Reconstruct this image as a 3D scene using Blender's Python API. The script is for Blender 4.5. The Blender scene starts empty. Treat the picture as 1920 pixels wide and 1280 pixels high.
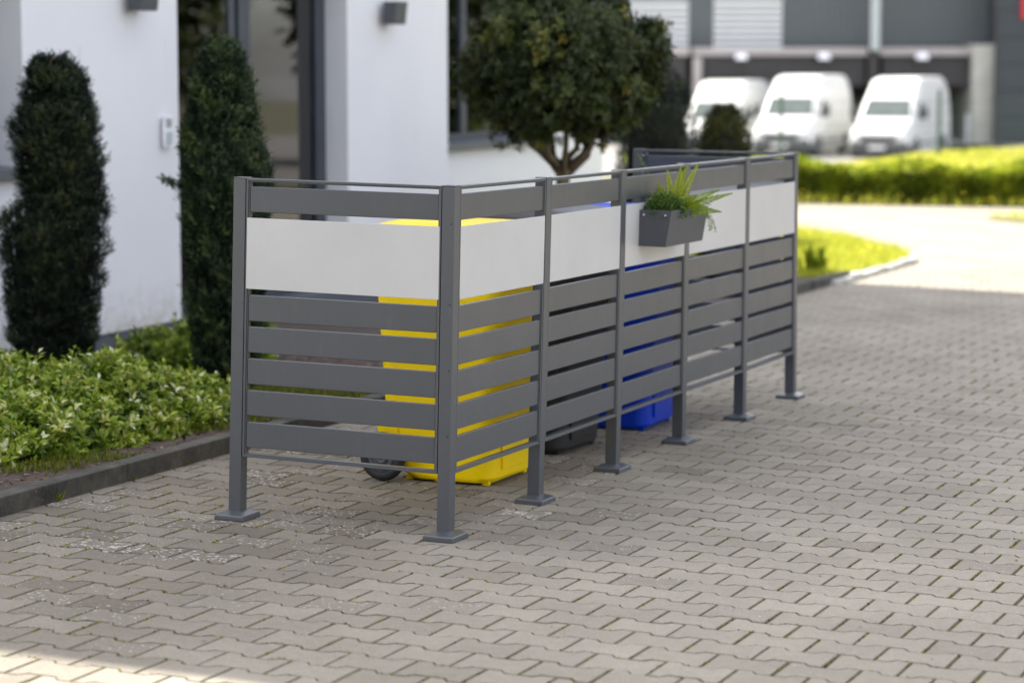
import bpy, bmesh, math, random
import numpy as np
from mathutils import Vector, Matrix, Quaternion

scene = bpy.context.scene
C = scene.collection
rad = math.radians

# ------------------------------------------------------------------ camera
CAM = Vector((3.6593, -8.1150, 1.7372)); YAW, PIT, ROL = .39967, -.113105, .018432
FPX = 4677.2
_cy, _sy, _cp, _sp = math.cos(YAW), math.sin(YAW), math.cos(PIT), math.sin(PIT)
FWD = Vector((-_sy*_cp, _cy*_cp, _sp)); _r0 = Vector((_cy, _sy, 0)); _u0 = _r0.cross(FWD)
RGT = math.cos(ROL)*_r0 + math.sin(ROL)*_u0
UPV = -math.sin(ROL)*_r0 + math.cos(ROL)*_u0
cam = bpy.data.cameras.new("camera"); cam_o = bpy.data.objects.new("camera", cam); C.objects.link(cam_o)
m3 = Matrix((RGT, UPV, -FWD)).transposed()
cam_o.matrix_world = Matrix.Translation(CAM) @ m3.to_4x4()
cam.sensor_width = 36; cam.lens = FPX*36/1920; cam.clip_start = .1; cam.clip_end = 2000
cam.dof.use_dof = True; cam.dof.focus_distance = (Vector((-.2, .05, .9))-CAM).dot(FWD); cam.dof.aperture_fstop = 2.2
cam.dof.aperture_blades = 0
scene.camera = cam_o

# ------------------------------------------------------------------ sky, sun, exposure
SUN_EL, SUN_TRAVEL = 50.0, rad(-2.5)          # light travels along +X, a touch towards -Y
world = bpy.data.worlds.new("World"); scene.world = world; world.use_nodes = True
wn = world.node_tree; wn.nodes.clear()
out = wn.nodes.new('ShaderNodeOutputWorld'); bg = wn.nodes.new('ShaderNodeBackground')
sky = wn.nodes.new('ShaderNodeTexSky'); sky.sky_type = 'NISHITA'; sky.sun_disc = False
sky.sun_elevation = rad(SUN_EL); sky.sun_rotation = rad(270) - SUN_TRAVEL   # sun stands on the -X side
sky.air_density = 1.0; sky.dust_density = 2.5; sky.ozone_density = 1.0
tc = wn.nodes.new('ShaderNodeTexCoord'); nz = wn.nodes.new('ShaderNodeTexNoise')
mp = wn.nodes.new('ShaderNodeMapping'); mp.inputs['Scale'].default_value = (1, 1, 2.6)
nz.inputs['Scale'].default_value = 2.1; nz.inputs['Detail'].default_value = 7; nz.inputs['Roughness'].default_value = .55
cr = wn.nodes.new('ShaderNodeValToRGB'); cr.color_ramp.elements[0].position = .40; cr.color_ramp.elements[1].position = .62
mx = wn.nodes.new('ShaderNodeMix'); mx.data_type = 'RGBA'
mx.inputs['B'].default_value = (8.2, 8.0, 7.9, 1)
L = wn.links.new
L(tc.outputs['Generated'], mp.inputs['Vector']); L(mp.outputs[0], nz.inputs['Vector']); L(nz.outputs['Fac'], cr.inputs[0])
L(cr.outputs[0], mx.inputs['Factor']); L(sky.outputs[0], mx.inputs['A']); L(mx.outputs['Result'], bg.inputs[0]); L(bg.outputs[0], out.inputs[0])
bg.inputs[1].default_value = .12
sun = bpy.data.lights.new("sun", 'SUN'); sun.energy = 4.5; sun.angle = rad(.53); sun.color = (1, .95, .86)
sun_o = bpy.data.objects.new("sun", sun); C.objects.link(sun_o)
_d = Vector((math.cos(SUN_TRAVEL)*math.cos(rad(SUN_EL)), math.sin(SUN_TRAVEL)*math.cos(rad(SUN_EL)), -math.sin(rad(SUN_EL))))
sun_o.rotation_euler = _d.to_track_quat('-Z', 'Y').to_euler(); sun_o.location = (-30, 0, 40)
scene.view_settings.view_transform = 'Standard'; scene.view_settings.look = 'None'
scene.view_settings.exposure = 1.65; scene.view_settings.gamma = 1
scene.cycles.use_denoising = True

random.seed(7); rng = np.random.default_rng(11)
PLUMB = Quaternion((-_sy, _cy, 0), -ROL)      # the paving falls about one degree: buildings stand plumb on it

def at(u, v, depth):                           # point of the place seen at (u, v) of the 1920 px photo, that many metres deep
    return CAM + (FWD + (u-960)/FPX*RGT - (v-640)/FPX*UPV)*depth

# ------------------------------------------------------------------ materials
def new_mat(name):
    m = bpy.data.materials.new(name); m.use_nodes = True
    nt = m.node_tree; return m, nt, nt.nodes['Principled BSDF']
def N(nt, typ, **kw):
    n = nt.nodes.new(typ)
    for k, v in kw.items():
        if k in n.inputs: n.inputs[k].default_value = v
        else: setattr(n, k, v)
    return n
def ramp(nt, src, p0, p1, c0=(0, 0, 0, 1), c1=(1, 1, 1, 1)):
    r = nt.nodes.new('ShaderNodeValToRGB'); r.color_ramp.elements[0].position = p0; r.color_ramp.elements[1].position = p1
    r.color_ramp.elements[0].color = c0; r.color_ramp.elements[1].color = c1
    nt.links.new(src, r.inputs[0]); return r.outputs[0]
def mixc(nt, fac, a, b):
    m = nt.nodes.new('ShaderNodeMix'); m.data_type = 'RGBA'
    for s, v in (('Factor', fac), ('A', a), ('B', b)):
        if isinstance(v, (int, float, tuple)): m.inputs[s].default_value = v
        else: nt.links.new(v, m.inputs[s])
    return m.outputs['Result']
def obj_noise(nt, scale, detail=4, rough=.6, vec='Object', sc=None):
    t = nt.nodes.new('ShaderNodeTexCoord'); n = N(nt, 'ShaderNodeTexNoise', Scale=scale, Detail=detail, Roughness=rough)
    if sc:
        mpn = N(nt, 'ShaderNodeMapping'); mpn.inputs['Scale'].default_value = sc
        nt.links.new(t.outputs[vec], mpn.inputs[0]); nt.links.new(mpn.outputs[0], n.inputs['Vector'])
    else: nt.links.new(t.outputs[vec], n.inputs['Vector'])
    return n.outputs['Fac']
def simple(name, c, rough=.5, metal=0, var=.12, nscale=6, bump=0, bscale=300, spec=.5, sc=None):
    m, nt, p = new_mat(name)
    c1 = tuple(x*(1-var) for x in c)+(1,); c2 = tuple(min(1, x*(1+var)) for x in c)+(1,)
    col = ramp(nt, obj_noise(nt, nscale, sc=sc), .3, .7, c1, c2)
    nt.links.new(col, p.inputs['Base Color'])
    p.inputs['Roughness'].default_value = rough; p.inputs['Metallic'].default_value = metal
    p.inputs['Specular IOR Level'].default_value = spec
    if bump:
        b = N(nt, 'ShaderNodeBump', Strength=bump, Distance=.002)
        nt.links.new(obj_noise(nt, bscale, 3), b.inputs['Height']); nt.links.new(b.outputs[0], p.inputs['Normal'])
    return m
def leaf_mat(name, cols, rough=.5, trans=.25, spec=.18):
    """per-leaf tint from the 'tint' attribute (0..1), cols = ramp stops"""
    m, nt, p = new_mat(name)
    a = nt.nodes.new('ShaderNodeAttribute'); a.attribute_name = 'tint'
    r = nt.nodes.new('ShaderNodeValToRGB'); e = r.color_ramp.elements
    e[0].position, e[0].color = cols[0][0], cols[0][1]+(1,); e[1].position, e[1].color = cols[-1][0], cols[-1][1]+(1,)
    for pos, c in cols[1:-1]:
        k = e.new(pos); k.color = c+(1,)
    nt.links.new(a.outputs['Fac'], r.inputs[0]); nt.links.new(r.outputs[0], p.inputs['Base Color'])
    p.inputs['Roughness'].default_value = rough; p.inputs['Specular IOR Level'].default_value = spec
    tr = nt.nodes.new('ShaderNodeBsdfTranslucent'); ms = nt.nodes.new('ShaderNodeMixShader'); ms.inputs[0].default_value = trans
    nt.links.new(r.outputs[0], tr.inputs[0]); nt.links.new(p.outputs[0], ms.inputs[1]); nt.links.new(tr.outputs[0], ms.inputs[2])
    nt.links.new(ms.outputs[0], nt.nodes['Material Output'].inputs[0])
    return m

M = {}
def powder(name, c, r=.42):
    m, nt, p = new_mat(name)
    col = ramp(nt, obj_noise(nt, 3, 5), .3, .7, tuple(x*.96 for x in c)+(1,), tuple(x*1.05 for x in c)+(1,))
    col = mixc(nt, ramp(nt, obj_noise(nt, 26, 6, .75, sc=(1, 1, .22)), .56, .82, (0, 0, 0, 1), (.13, .13, .13, 1)), col, (.24, .23, .21, 1))   # dried rain marks and dust
    nt.links.new(col, p.inputs['Base Color'])
    rr = nt.nodes.new('ShaderNodeMapRange'); nt.links.new(obj_noise(nt, 8, 5, .7), rr.inputs['Value']); rr.inputs['To Min'].default_value = r-.07; rr.inputs['To Max'].default_value = r+.12
    nt.links.new(rr.outputs[0], p.inputs['Roughness']); p.inputs['Specular IOR Level'].default_value = .9
    b = N(nt, 'ShaderNodeBump', Strength=.05, Distance=.002); nt.links.new(obj_noise(nt, 900, 3), b.inputs['Height']); nt.links.new(b.outputs[0], p.inputs['Normal'])
    return m
M['slate'] = powder('powder_coat_slate', (.052, .058, .068), .33)
M['white'] = powder('powder_coat_white', (.495, .490, .482), .38)
M['steel'] = simple('screw_steel', (.75, .75, .76), .25, 1)
M['hole'] = simple('dark_socket', (.02, .02, .022), .6)
M['planter'] = powder('planter_coat', (.042, .047, .058), .5)
def plastic(name, c, r=.35):
    m, nt, p = new_mat(name)
    col = ramp(nt, obj_noise(nt, 2.5, 5), .3, .7, tuple(x*.9 for x in c)+(1,), tuple(min(1, x*1.08) for x in c)+(1,))
    col = mixc(nt, ramp(nt, obj_noise(nt, 7, 7, .75, sc=(1, 1, .5)), .58, .80, (0, 0, 0, 1), (.38, .38, .38, 1)), col, tuple(.55*x+.05 for x in c)+(1,))
    col = mixc(nt, ramp(nt, obj_noise(nt, 40, 4, .7, sc=(1, 1, .08)), .66, .74, (0, 0, 0, 1), (.30, .30, .30, 1)), col, (.30, .27, .20, 1))
    nt.links.new(col, p.inputs['Base Color']); p.inputs['Roughness'].default_value = r; p.inputs['Specular IOR Level'].default_value = .32
    b = N(nt, 'ShaderNodeBump', Strength=.12, Distance=.002); nt.links.new(obj_noise(nt, 300, 3), b.inputs['Height']); nt.links.new(b.outputs[0], p.inputs['Normal'])
    return m
M['yellow'] = plastic('bin_yellow', (.93, .655, .0))
M['blue'] = plastic('bin_blue', (.003, .040, .46))
M['black'] = plastic('bin_charcoal', (.028, .028, .03), .45)
M['rubber'] = simple('tyre_rubber', (.02, .02, .021), .7)
M['hub'] = simple('hub_plastic', (.09, .09, .095), .5)
M['soil'] = None

def concrete_paver():
    m, nt, p = new_mat('concrete_paver')
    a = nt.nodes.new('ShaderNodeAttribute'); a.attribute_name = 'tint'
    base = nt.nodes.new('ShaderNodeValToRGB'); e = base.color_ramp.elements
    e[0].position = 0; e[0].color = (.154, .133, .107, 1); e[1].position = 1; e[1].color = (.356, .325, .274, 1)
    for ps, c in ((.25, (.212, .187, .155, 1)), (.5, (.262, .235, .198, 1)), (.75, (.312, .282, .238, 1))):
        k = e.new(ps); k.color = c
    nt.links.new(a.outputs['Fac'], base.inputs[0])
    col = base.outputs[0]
    big = ramp(nt, obj_noise(nt, .9, 5, .65), .35, .75, (.80, .79, .77, 1), (1.08, 1.07, 1.05, 1))
    mm = N(nt, 'ShaderNodeMix', data_type='RGBA', blend_type='MULTIPLY'); mm.inputs['Factor'].default_value = 1
    nt.links.new(col, mm.inputs['A']); nt.links.new(big, mm.inputs['B']); col = mm.outputs['Result']
    # fine aggregate
    g = ramp(nt, obj_noise(nt, 170, 5, .8), .36, .66, (.66, .66, .66, 1), (1.27, 1.27, 1.26, 1))
    mm2 = N(nt, 'ShaderNodeMix', data_type='RGBA', blend_type='MULTIPLY'); mm2.inputs['Factor'].default_value = .85
    nt.links.new(col, mm2.inputs['A']); nt.links.new(g, mm2.inputs['B']); col = mm2.outputs['Result']
    md = ramp(nt, obj_noise(nt, 30, 6, .75), .35, .7, (.90, .90, .89, 1), (1.07, 1.07, 1.06, 1))
    mm3 = N(nt, 'ShaderNodeMix', data_type='RGBA', blend_type='MULTIPLY'); mm3.inputs['Factor'].default_value = 1
    nt.links.new(col, mm3.inputs['A']); nt.links.new(md, mm3.inputs['B']); col = mm3.outputs['Result']
    # pale lichen spots, denser towards the bed
    t = nt.nodes.new('ShaderNodeTexCoord')
    wv = N(nt, 'ShaderNodeTexNoise', Scale=60, Detail=2)
    nt.links.new(t.outputs['Object'], wv.inputs['Vector'])
    ad = N(nt, 'ShaderNodeMix', data_type='VECTOR'); ad.inputs['Factor'].default_value = .02
    nt.links.new(t.outputs['Object'], ad.inputs['A']); nt.links.new(wv.outputs['Color'], ad.inputs['B'])
    vo = N(nt, 'ShaderNodeTexVoronoi', Scale=62.0); nt.links.new(ad.outputs['Result'], vo.inputs['Vector'])
    sep = nt.nodes.new('ShaderNodeSeparateColor'); nt.links.new(vo.outputs['Color'], sep.inputs[0])
    # radius of the spot varies with the cell, presence with the stone
    la = nt.nodes.new('ShaderNodeAttribute'); la.attribute_name = 'lichen'
    ra = N(nt, 'ShaderNodeMath', operation='MULTIPLY'); nt.links.new(sep.outputs[0], ra.inputs[0]); nt.links.new(la.outputs['Fac'], ra.inputs[1])
    th = N(nt, 'ShaderNodeMath', operation='MULTIPLY_ADD'); nt.links.new(ra.outputs[0], th.inputs[0]); th.inputs[1].default_value = .62; th.inputs[2].default_value = -.10
    lt = N(nt, 'ShaderNodeMath', operation='SUBTRACT'); nt.links.new(th.outputs[0], lt.inputs[0]); nt.links.new(vo.outputs['Distance'], lt.inputs[1])
    ms = ramp(nt, lt.outputs[0], .0, .06)
    ms2 = N(nt, 'ShaderNodeMath', operation='MULTIPLY'); nt.links.new(ms, ms2.inputs[0]); ms2.inputs[1].default_value = .72
    col = mixc(nt, ms2.outputs[0], col, (.52, .50, .47, 1))
    nt.links.new(col, p.inputs['Base Color']); p.inputs['Roughness'].default_value = .88; p.inputs['Specular IOR Level'].default_value = .25
    b = N(nt, 'ShaderNodeBump', Strength=.5, Distance=.0015)
    nt.links.new(obj_noise(nt, 350, 4, .7), b.inputs['Height']); nt.links.new(b.outputs[0], p.inputs['Normal'])
    return m
M['paver'] = concrete_paver()
def joint_mat():
    m, nt, p = new_mat('mossy_joint')
    c = ramp(nt, obj_noise(nt, 14, 5, .7), .38, .66, (.060, .043, .022, 1), (.150, .125, .030, 1))
    c = mixc(nt, ramp(nt, obj_noise(nt, 180, 3), .4, .6), c, (.110, .082, .048, 1))
    nt.links.new(c, p.inputs['Base Color']); p.inputs['Roughness'].default_value = .95
    b = N(nt, 'ShaderNodeBump', Strength=.8, Distance=.004); nt.links.new(obj_noise(nt, 220, 4), b.inputs['Height']); nt.links.new(b.outputs[0], p.inputs['Normal'])
    return m
M['joint'] = joint_mat()
def stucco():
    m, nt, p = new_mat('white_stucco')
    c = ramp(nt, obj_noise(nt, 1.1, 5, .6), .3, .7, (.715, .712, .735, 1), (.755, .75, .768, 1))
    c = mixc(nt, ramp(nt, obj_noise(nt, 3, 6, .7, sc=(3, 3, .25)), .58, .85), c, (.62, .61, .60, 1))
    t = nt.nodes.new('ShaderNodeTexCoord'); sx = nt.nodes.new('ShaderNodeSeparateXYZ'); nt.links.new(t.outputs['Object'], sx.inputs[0])
    mr = N(nt, 'ShaderNodeMapRange'); mr.inputs['From Min'].default_value = .30; mr.inputs['From Max'].default_value = .0; nt.links.new(sx.outputs[2], mr.inputs['Value'])
    mu = N(nt, 'ShaderNodeMath', operation='MULTIPLY'); nt.links.new(mr.outputs[0], mu.inputs[0]); nt.links.new(ramp(nt, obj_noise(nt, 12, 5, .7), .35, .75), mu.inputs[1])
    c = mixc(nt, mu.outputs[0], c, (.40, .36, .30, 1))
    nt.links.new(c, p.inputs['Base Color']); p.inputs['Roughness'].default_value = .9; p.inputs['Specular IOR Level'].default_value = .2
    b = N(nt, 'ShaderNodeBump', Strength=.5, Distance=.002); nt.links.new(obj_noise(nt, 160, 3), b.inputs['Height']); nt.links.new(b.outputs[0], p.inputs['Normal'])
    return m
M['stucco'] = stucco()
M['plinth'] = simple('plinth_paint', (.085, .095, .115), .7, 0, .1, 4, bump=.2, bscale=200)
M['frame'] = simple('window_frame_anthracite', (.045, .052, .068), .4)
M['sill'] = simple('metal_sill', (.085, .095, .115), .4)
M['kerb'] = None
def kerb_mat():
    m, nt, p = new_mat('weathered_kerb')
    c = ramp(nt, obj_noise(nt, 5, 6, .7), .34, .66, (.014, .013, .011, 1), (.095, .086, .070, 1))
    c = mixc(nt, ramp(nt, obj_noise(nt, 55, 6, .8), .62, .70), c, (.30, .29, .27, 1))
    c = mixc(nt, ramp(nt, obj_noise(nt, 9, 5, .6), .62, .75), c, (.06, .07, .025, 1))
    nt.links.new(c, p.inputs['Base Color']); p.inputs['Roughness'].default_value = .9
    b = N(nt, 'ShaderNodeBump', Strength=.7, Distance=.006); nt.links.new(obj_noise(nt, 60, 6, .7), b.inputs['Height']); nt.links.new(b.outputs[0], p.inputs['Normal'])
    return m
M['kerb'] = kerb_mat()
M['soil'] = simple('bark_soil', (.060, .040, .030), .95, 0, .5, 30, bump=1, bscale=60)
M['chip'] = leaf_mat('bark_chip', [(0, (.035, .022, .016)), (.5, (.10, .062, .042)), (.9, (.17, .12, .085)), (1, (.30, .27, .22))], .9, 0)
M['earth'] = simple('meadow_ground', (.12, .115, .065), .95, 0, .3, 1.5)
M['asphalt'] = simple('asphalt', (.20, .19, .175), .9, 0, .08, 2, bump=.4, bscale=200)
M['grass'] = leaf_mat('grass_blade', [(0, (.20, .23, .02)), (.5, (.44, .47, .045)), (.8, (.56, .56, .06)), (1, (.66, .60, .14))], .6, .35)
M['flower'] = simple('dandelion_yellow', (.85, .62, .01), .6)
M['yew'] = leaf_mat('yew_needles', [(0, (.008, .013, .008)), (.5, (.018, .030, .014)), (.85, (.030, .046, .018)), (.94, (.075, .085, .024)), (1, (.080, .048, .02))], .5, .08)
M['yew2'] = leaf_mat('yew_needles_fresh', [(0, (.013, .024, .011)), (.5, (.032, .054, .022)), (.9, (.070, .100, .030)), (1, (.13, .14, .028))], .5, .1)
M['shrub'] = leaf_mat('variegated_leaves', [(0, (.055, .105, .008)), (.35, (.140, .225, .012)), (.72, (.300, .380, .028)), (.88, (.48, .50, .10)), (1, (.74, .76, .48))], .42, .3, .32)
M['crown'] = leaf_mat('laurel_leaves', [(0, (.020, .030, .009)), (.5, (.050, .068, .017)), (.85, (.112, .135, .024)), (1, (.24, .20, .025))], .45, .15, .3)
M['dome'] = leaf_mat('box_leaves', [(0, (.028, .034, .008)), (.6, (.060, .066, .011)), (1, (.105, .108, .018))], .55, .15)
M['hedge'] = leaf_mat('hedge_leaves', [(0, (.07, .10, .010)), (.5, (.20, .26, .016)), (1, (.44, .48, .04))], .5, .35)
M['bark'] = simple('bark', (.14, .11, .065), .9, 0, .3, 30, bump=.8, bscale=60)
M['core'] = simple('inner_twigs', (.012, .013, .008), .95, 0, .3, 30)
M['core2'] = simple('inner_shrub_twigs', (.014, .022, .006), .95, 0, .4, 30)
M['fern'] = leaf_mat('fern_leaflet', [(0, (.09, .15, .02)), (.5, (.24, .34, .025)), (1, (.44, .46, .03))], .5, .35)
M['fern2'] = leaf_mat('plume_leaflet', [(0, (.12, .20, .03)), (1, (.26, .36, .05))], .5, .35)
M['herb'] = leaf_mat('small_herb_leaf', [(0, (.03, .070, .016)), (.6, (.095, .165, .035)), (1, (.24, .33, .07))], .5, .25)
M['weed'] = leaf_mat('weed_leaf', [(0, (.06, .08, .01)), (.5, (.17, .19, .015)), (1, (.42, .44, .05))], .7, .3, .1)
M['dark_room'] = simple('interior_wall', (.05, .05, .05), .9)
M['curtain'] = simple('curtain_cloth', (.24, .29, .28), .9, 0, .15, 5, sc=(1, 7, .2))
M['curtain2'] = simple('roller_blind', (.62, .52, .36), .9, 0, .12, 5, sc=(1, 9, .2))
def glass(name, tint=(1, 1, 1), f0=.04):
    m, nt, p = new_mat(name); nt.nodes.remove(p)
    g = N(nt, 'ShaderNodeBsdfGlossy', Roughness=.01); t = N(nt, 'ShaderNodeBsdfTransparent'); t.inputs[0].default_value = tint+(1,)
    fr = N(nt, 'ShaderNodeLayerWeight', Blend=.35); mt = N(nt, 'ShaderNodeMath', operation='ADD', use_clamp=True); mt.inputs[1].default_value = f0
    ms = nt.nodes.new('ShaderNodeMixShader')
    nt.links.new(fr.outputs['Fresnel'], mt.inputs[0]); nt.links.new(mt.outputs[0], ms.inputs[0])
    nt.links.new(t.outputs[0], ms.inputs[1]); nt.links.new(g.outputs[0], ms.inputs[2]); nt.links.new(ms.outputs[0], nt.nodes['Material Output'].inputs[0])
    return m
M['glass'] = glass('window_glass', (.75, .8, .78))
M['car_glass'] = simple('windscreen_glass', (.07, .085, .08), .12, 0, .25, 1.5, spec=.5)
M['van'] = simple('van_white_paint', (.66, .66, .645), .3, 0, .02, 1)
M['bumper'] = simple('bumper_plastic', (.06, .06, .065), .6)
M['lens'] = simple('headlight_lens', (.45, .47, .50), .15, 0, .1, 8)
M['plate'] = simple('number_plate_white', (.72, .72, .70), .4)
M['clad'] = simple('steel_cladding', (.092, .104, .108), .55, 0, .05, .6)
M['clad2'] = simple('blue_grey_panel', (.034, .042, .047), .5, 0, .08, .3)
M['louvre'] = simple('white_louvre', (.56, .57, .57), .5, 0, .03, 1)
M['beam'] = simple('canopy_beam_paint', (.36, .33, .32), .6)
M['dock'] = simple('dock_wall', (.045, .042, .042), .8)
M['concrete'] = simple('cast_concrete', (.42, .41, .37), .85, 0, .15, 1.5)
M['pipe'] = simple('downpipe_metal', (.42, .46, .45), .45)
M['red'] = simple('sign_red', (.62, .02, .03), .4)
M['wire'] = simple('green_fence_wire', (.05, .10, .07), .5)
M['lampglow'] = simple('lamp_cover', (.8, .8, .84), .3)

# ------------------------------------------------------------------ builders
class MB:
    def __init__(s): s.v = []; s.f = []
    def add(s, vs, fs):
        o = len(s.v); s.v += [tuple(v) for v in vs]; s.f += [tuple(i+o for i in f) for f in fs]; return s
    def hexa(s, p):      # 8 points: bottom 0-3, top 4-7
        return s.add(p, [(3, 2, 1, 0), (4, 5, 6, 7), (0, 1, 5, 4), (1, 2, 6, 5), (2, 3, 7, 6), (3, 0, 4, 7)])
    def box(s, x0, x1, y0, y1, z0, z1):
        return s.hexa([(x0, y0, z0), (x1, y0, z0), (x1, y1, z0), (x0, y1, z0), (x0, y0, z1), (x1, y0, z1), (x1, y1, z1), (x0, y1, z1)])
    def frust(s, a, b):  # a=(x0,x1,y0,y1,z), b likewise
        return s.hexa([(a[0], a[2], a[4]), (a[1], a[2], a[4]), (a[1], a[3], a[4]), (a[0], a[3], a[4]), (b[0], b[2], b[4]), (b[1], b[2], b[4]), (b[1], b[3], b[4]), (b[0], b[3], b[4])])
    def cyl(s, p0, p1, r0, r1=None, n=16, cap=True):
        r1 = r0 if r1 is None else r1; p0, p1 = Vector(p0), Vector(p1); d = (p1-p0).normalized()
        a = d.orthogonal().normalized(); b = d.cross(a); vs = []; fs = []
        for p, r in ((p0, r0), (p1, r1)):
            for i in range(n):
                t = 2*math.pi*i/n; vs.append(p+(a*math.cos(t)+b*math.sin(t))*r)
        for i in range(n): fs.append((i, (i+1) % n, n+(i+1) % n, n+i))
        if cap: fs += [tuple(range(n-1, -1, -1)), tuple(range(n, 2*n))]
        return s.add(vs, fs)
    def tube(s, pts, rs, n=8):
        pts = [Vector(p) for p in pts]; vs = []; fs = []
        if not hasattr(rs, '__len__'): rs = [rs]*len(pts)
        a = None
        for i, p in enumerate(pts):
            d = (pts[min(i+1, len(pts)-1)]-pts[max(i-1, 0)]).normalized()
            a = d.orthogonal().normalized() if a is None else (a-d*a.dot(d)).normalized()
            b = d.cross(a)
            for k in range(n):
                t = 2*math.pi*k/n; vs.append(p+(a*math.cos(t)+b*math.sin(t))*rs[i])
        for i in range(len(pts)-1):
            for k in range(n): fs.append((i*n+k, i*n+(k+1) % n, (i+1)*n+(k+1) % n, (i+1)*n+k))
        fs += [tuple(range(n-1, -1, -1)), tuple(range((len(pts)-1)*n, len(pts)*n))]
        return s.add(vs, fs)
    def torus(s, c, axis, R, r, n=28, k=10):
        c, d = Vector(c), Vector(axis).normalized(); a = d.orthogonal().normalized(); b = d.cross(a); vs = []; fs = []
        for i in range(n):
            t = 2*math.pi*i/n; q = a*math.cos(t)+b*math.sin(t)
            for j in range(k):
                w = 2*math.pi*j/k; vs.append(c+q*(R+r*math.cos(w))+d*r*math.sin(w))
        for i in range(n):
            for j in range(k): fs.append((i*k+j, i*k+(j+1) % k, ((i+1) % n)*k+(j+1) % k, ((i+1) % n)*k+j))
        return s.add(vs, fs)
    def build(s, name, mat, parent=None, bevel=0, smooth=False, seg=2, label=None):
        me = bpy.data.meshes.new(name); me.from_pydata(s.v, [], s.f); me.update()
        bm = bmesh.new(); bm.from_mesh(me); bmesh.ops.recalc_face_normals(bm, faces=bm.faces); bm.to_mesh(me); bm.free()
        return link(name, me, mat, parent, bevel, smooth, seg, label)
def link(name, me, mat, parent=None, bevel=0, smooth=False, seg=2, label=None):
    if mat: me.materials.append(mat)
    o = bpy.data.objects.new(name, me); C.objects.link(o)
    if parent: o.parent = parent
    if bevel:
        b = o.modifiers.new('bevel', 'BEVEL'); b.width = bevel; b.segments = seg; b.limit_method = 'ANGLE'; b.angle_limit = rad(35)
        smooth = True
    if smooth:
        me.shade_smooth()
        if bevel: 
            w = o.modifiers.new('wn', 'WEIGHTED_NORMAL'); w.keep_sharp = True; w.weight = 90
    if label: o['label'] = label
    return o
def tag(o, label=None, cat=None, group=None, kind=None):
    if label: o['label'] = label
    if cat: o['category'] = cat
    if group: o['group'] = group
    if kind: o['kind'] = kind
    return o
def empty(name, loc, label, cat, group=None, rz=0, plumb=False):
    o = bpy.data.objects.new(name, None); C.objects.link(o); o.empty_display_size = .2
    q = Quaternion((0, 0, 1), rz)
    if plumb: q = PLUMB @ q
    o.rotation_mode = 'QUATERNION'; o.rotation_quaternion = q; o.location = loc
    return tag(o, label, cat, group)
def np_mesh(name, V, F, tint=None, extra=None):
    """V (n,3), F (m,k) constant-size faces; tint per face"""
    me = bpy.data.meshes.new(name); n, k = F.shape
    me.vertices.add(len(V)); me.vertices.foreach_set('co', V.astype(np.float32).ravel())
    me.loops.add(n*k); me.loops.foreach_set('vertex_index', F.astype(np.int32).ravel())
    me.polygons.add(n); me.polygons.foreach_set('loop_start', (np.arange(n)*k).astype(np.int32))
    me.update(calc_edges=True)
    if tint is not None:
        at_ = me.attributes.new('tint', 'FLOAT', 'FACE'); at_.data.foreach_set('value', tint.astype(np.float32))
    for kx, vx in (extra or {}).items():
        at_ = me.attributes.new(kx, 'FLOAT', 'FACE'); at_.data.foreach_set('value', vx.astype(np.float32))
    return me

def unit(a): return a/np.maximum(np.linalg.norm(a, axis=-1, keepdims=True), 1e-9)
def leaves(pos, axis, nrm, length, width, tint, fold=.25, droop=.0):
    """folded leaves: 2 quads each (base, side, tip, side + midrib)"""
    axis = unit(axis); side = unit(np.cross(axis, nrm)); up = unit(np.cross(side, axis))
    l = length[:, None]; w = width[:, None]
    base = pos; tip = pos+axis*l-up*l*droop; mid = pos+axis*l*.5
    a = mid+side*w*.5+up*w*fold; b = mid-side*w*.5+up*w*fold
    V = np.stack([base, a, tip, b], 1).reshape(-1, 3); i = np.arange(len(pos))[:, None]*4
    F = np.concatenate([i+np.array([[0, 1, 2]]), i+np.array([[0, 2, 3]])], 0)
    return V, F, np.concatenate([tint, tint])
def sphere_dirs(n):
    v = rng.normal(size=(n, 3)); return unit(v)
def lump(P, s, seed=0):
    """cheap smooth pseudo noise in -1..1"""
    r = np.random.default_rng(seed); o = np.zeros(len(P))
    for k in range(5):
        d = r.normal(size=3)*s*(1+.6*k); o += np.sin(P@d+r.uniform(0, 6.28))/(1+.5*k)
    return o/2.6

# ------------------------------------------------------------------ ground
def ground_z(x, y):
    # flat yard; beyond the hedge the land falls away to the forecourt
    d = (x-CAM.x)*(-_sy)+(y-CAM.y)*_cy; side = (x-CAM.x)*_cy+(y-CAM.y)*_sy
    t = np.clip((d-np.clip(41+(side-5.7)*2.5, 40, 56))/18, 0, 1); t = t*t*(3-2*t)
    # building side of the yard drops gently
    b = np.clip((-1.9-x)/2.9, 0, 1)*np.clip((13-y)/2, 0, 1)*np.clip((y+9)/2, 0, 1)
    return -.016-1.25*t-.17*b*np.clip((30-d)/10, 0, 1)
def make_ground():
    xs = np.unique(np.concatenate([np.linspace(-600, -60, 12), np.linspace(-60, 40, 101), np.linspace(40, 600, 12)]))
    ys = np.unique(np.concatenate([np.linspace(-300, -20, 8), np.linspace(-20, 110, 131), np.linspace(110, 900, 12)]))
    X, Y = np.meshgrid(xs, ys); Z = ground_z(X, Y)
    V = np.stack([X, Y, Z], -1).reshape(-1, 3); nx = len(xs); ny = len(ys)
    i, j = np.meshgrid(np.arange(nx-1), np.arange(ny-1)); k = (j*nx+i).ravel()
    me = np_mesh('ground', V, np.stack([k, k+1, k+nx+1, k+nx], 1)); me.shade_smooth()
    tag(link('ground', me, M['earth']), kind='structure')
make_ground()
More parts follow.
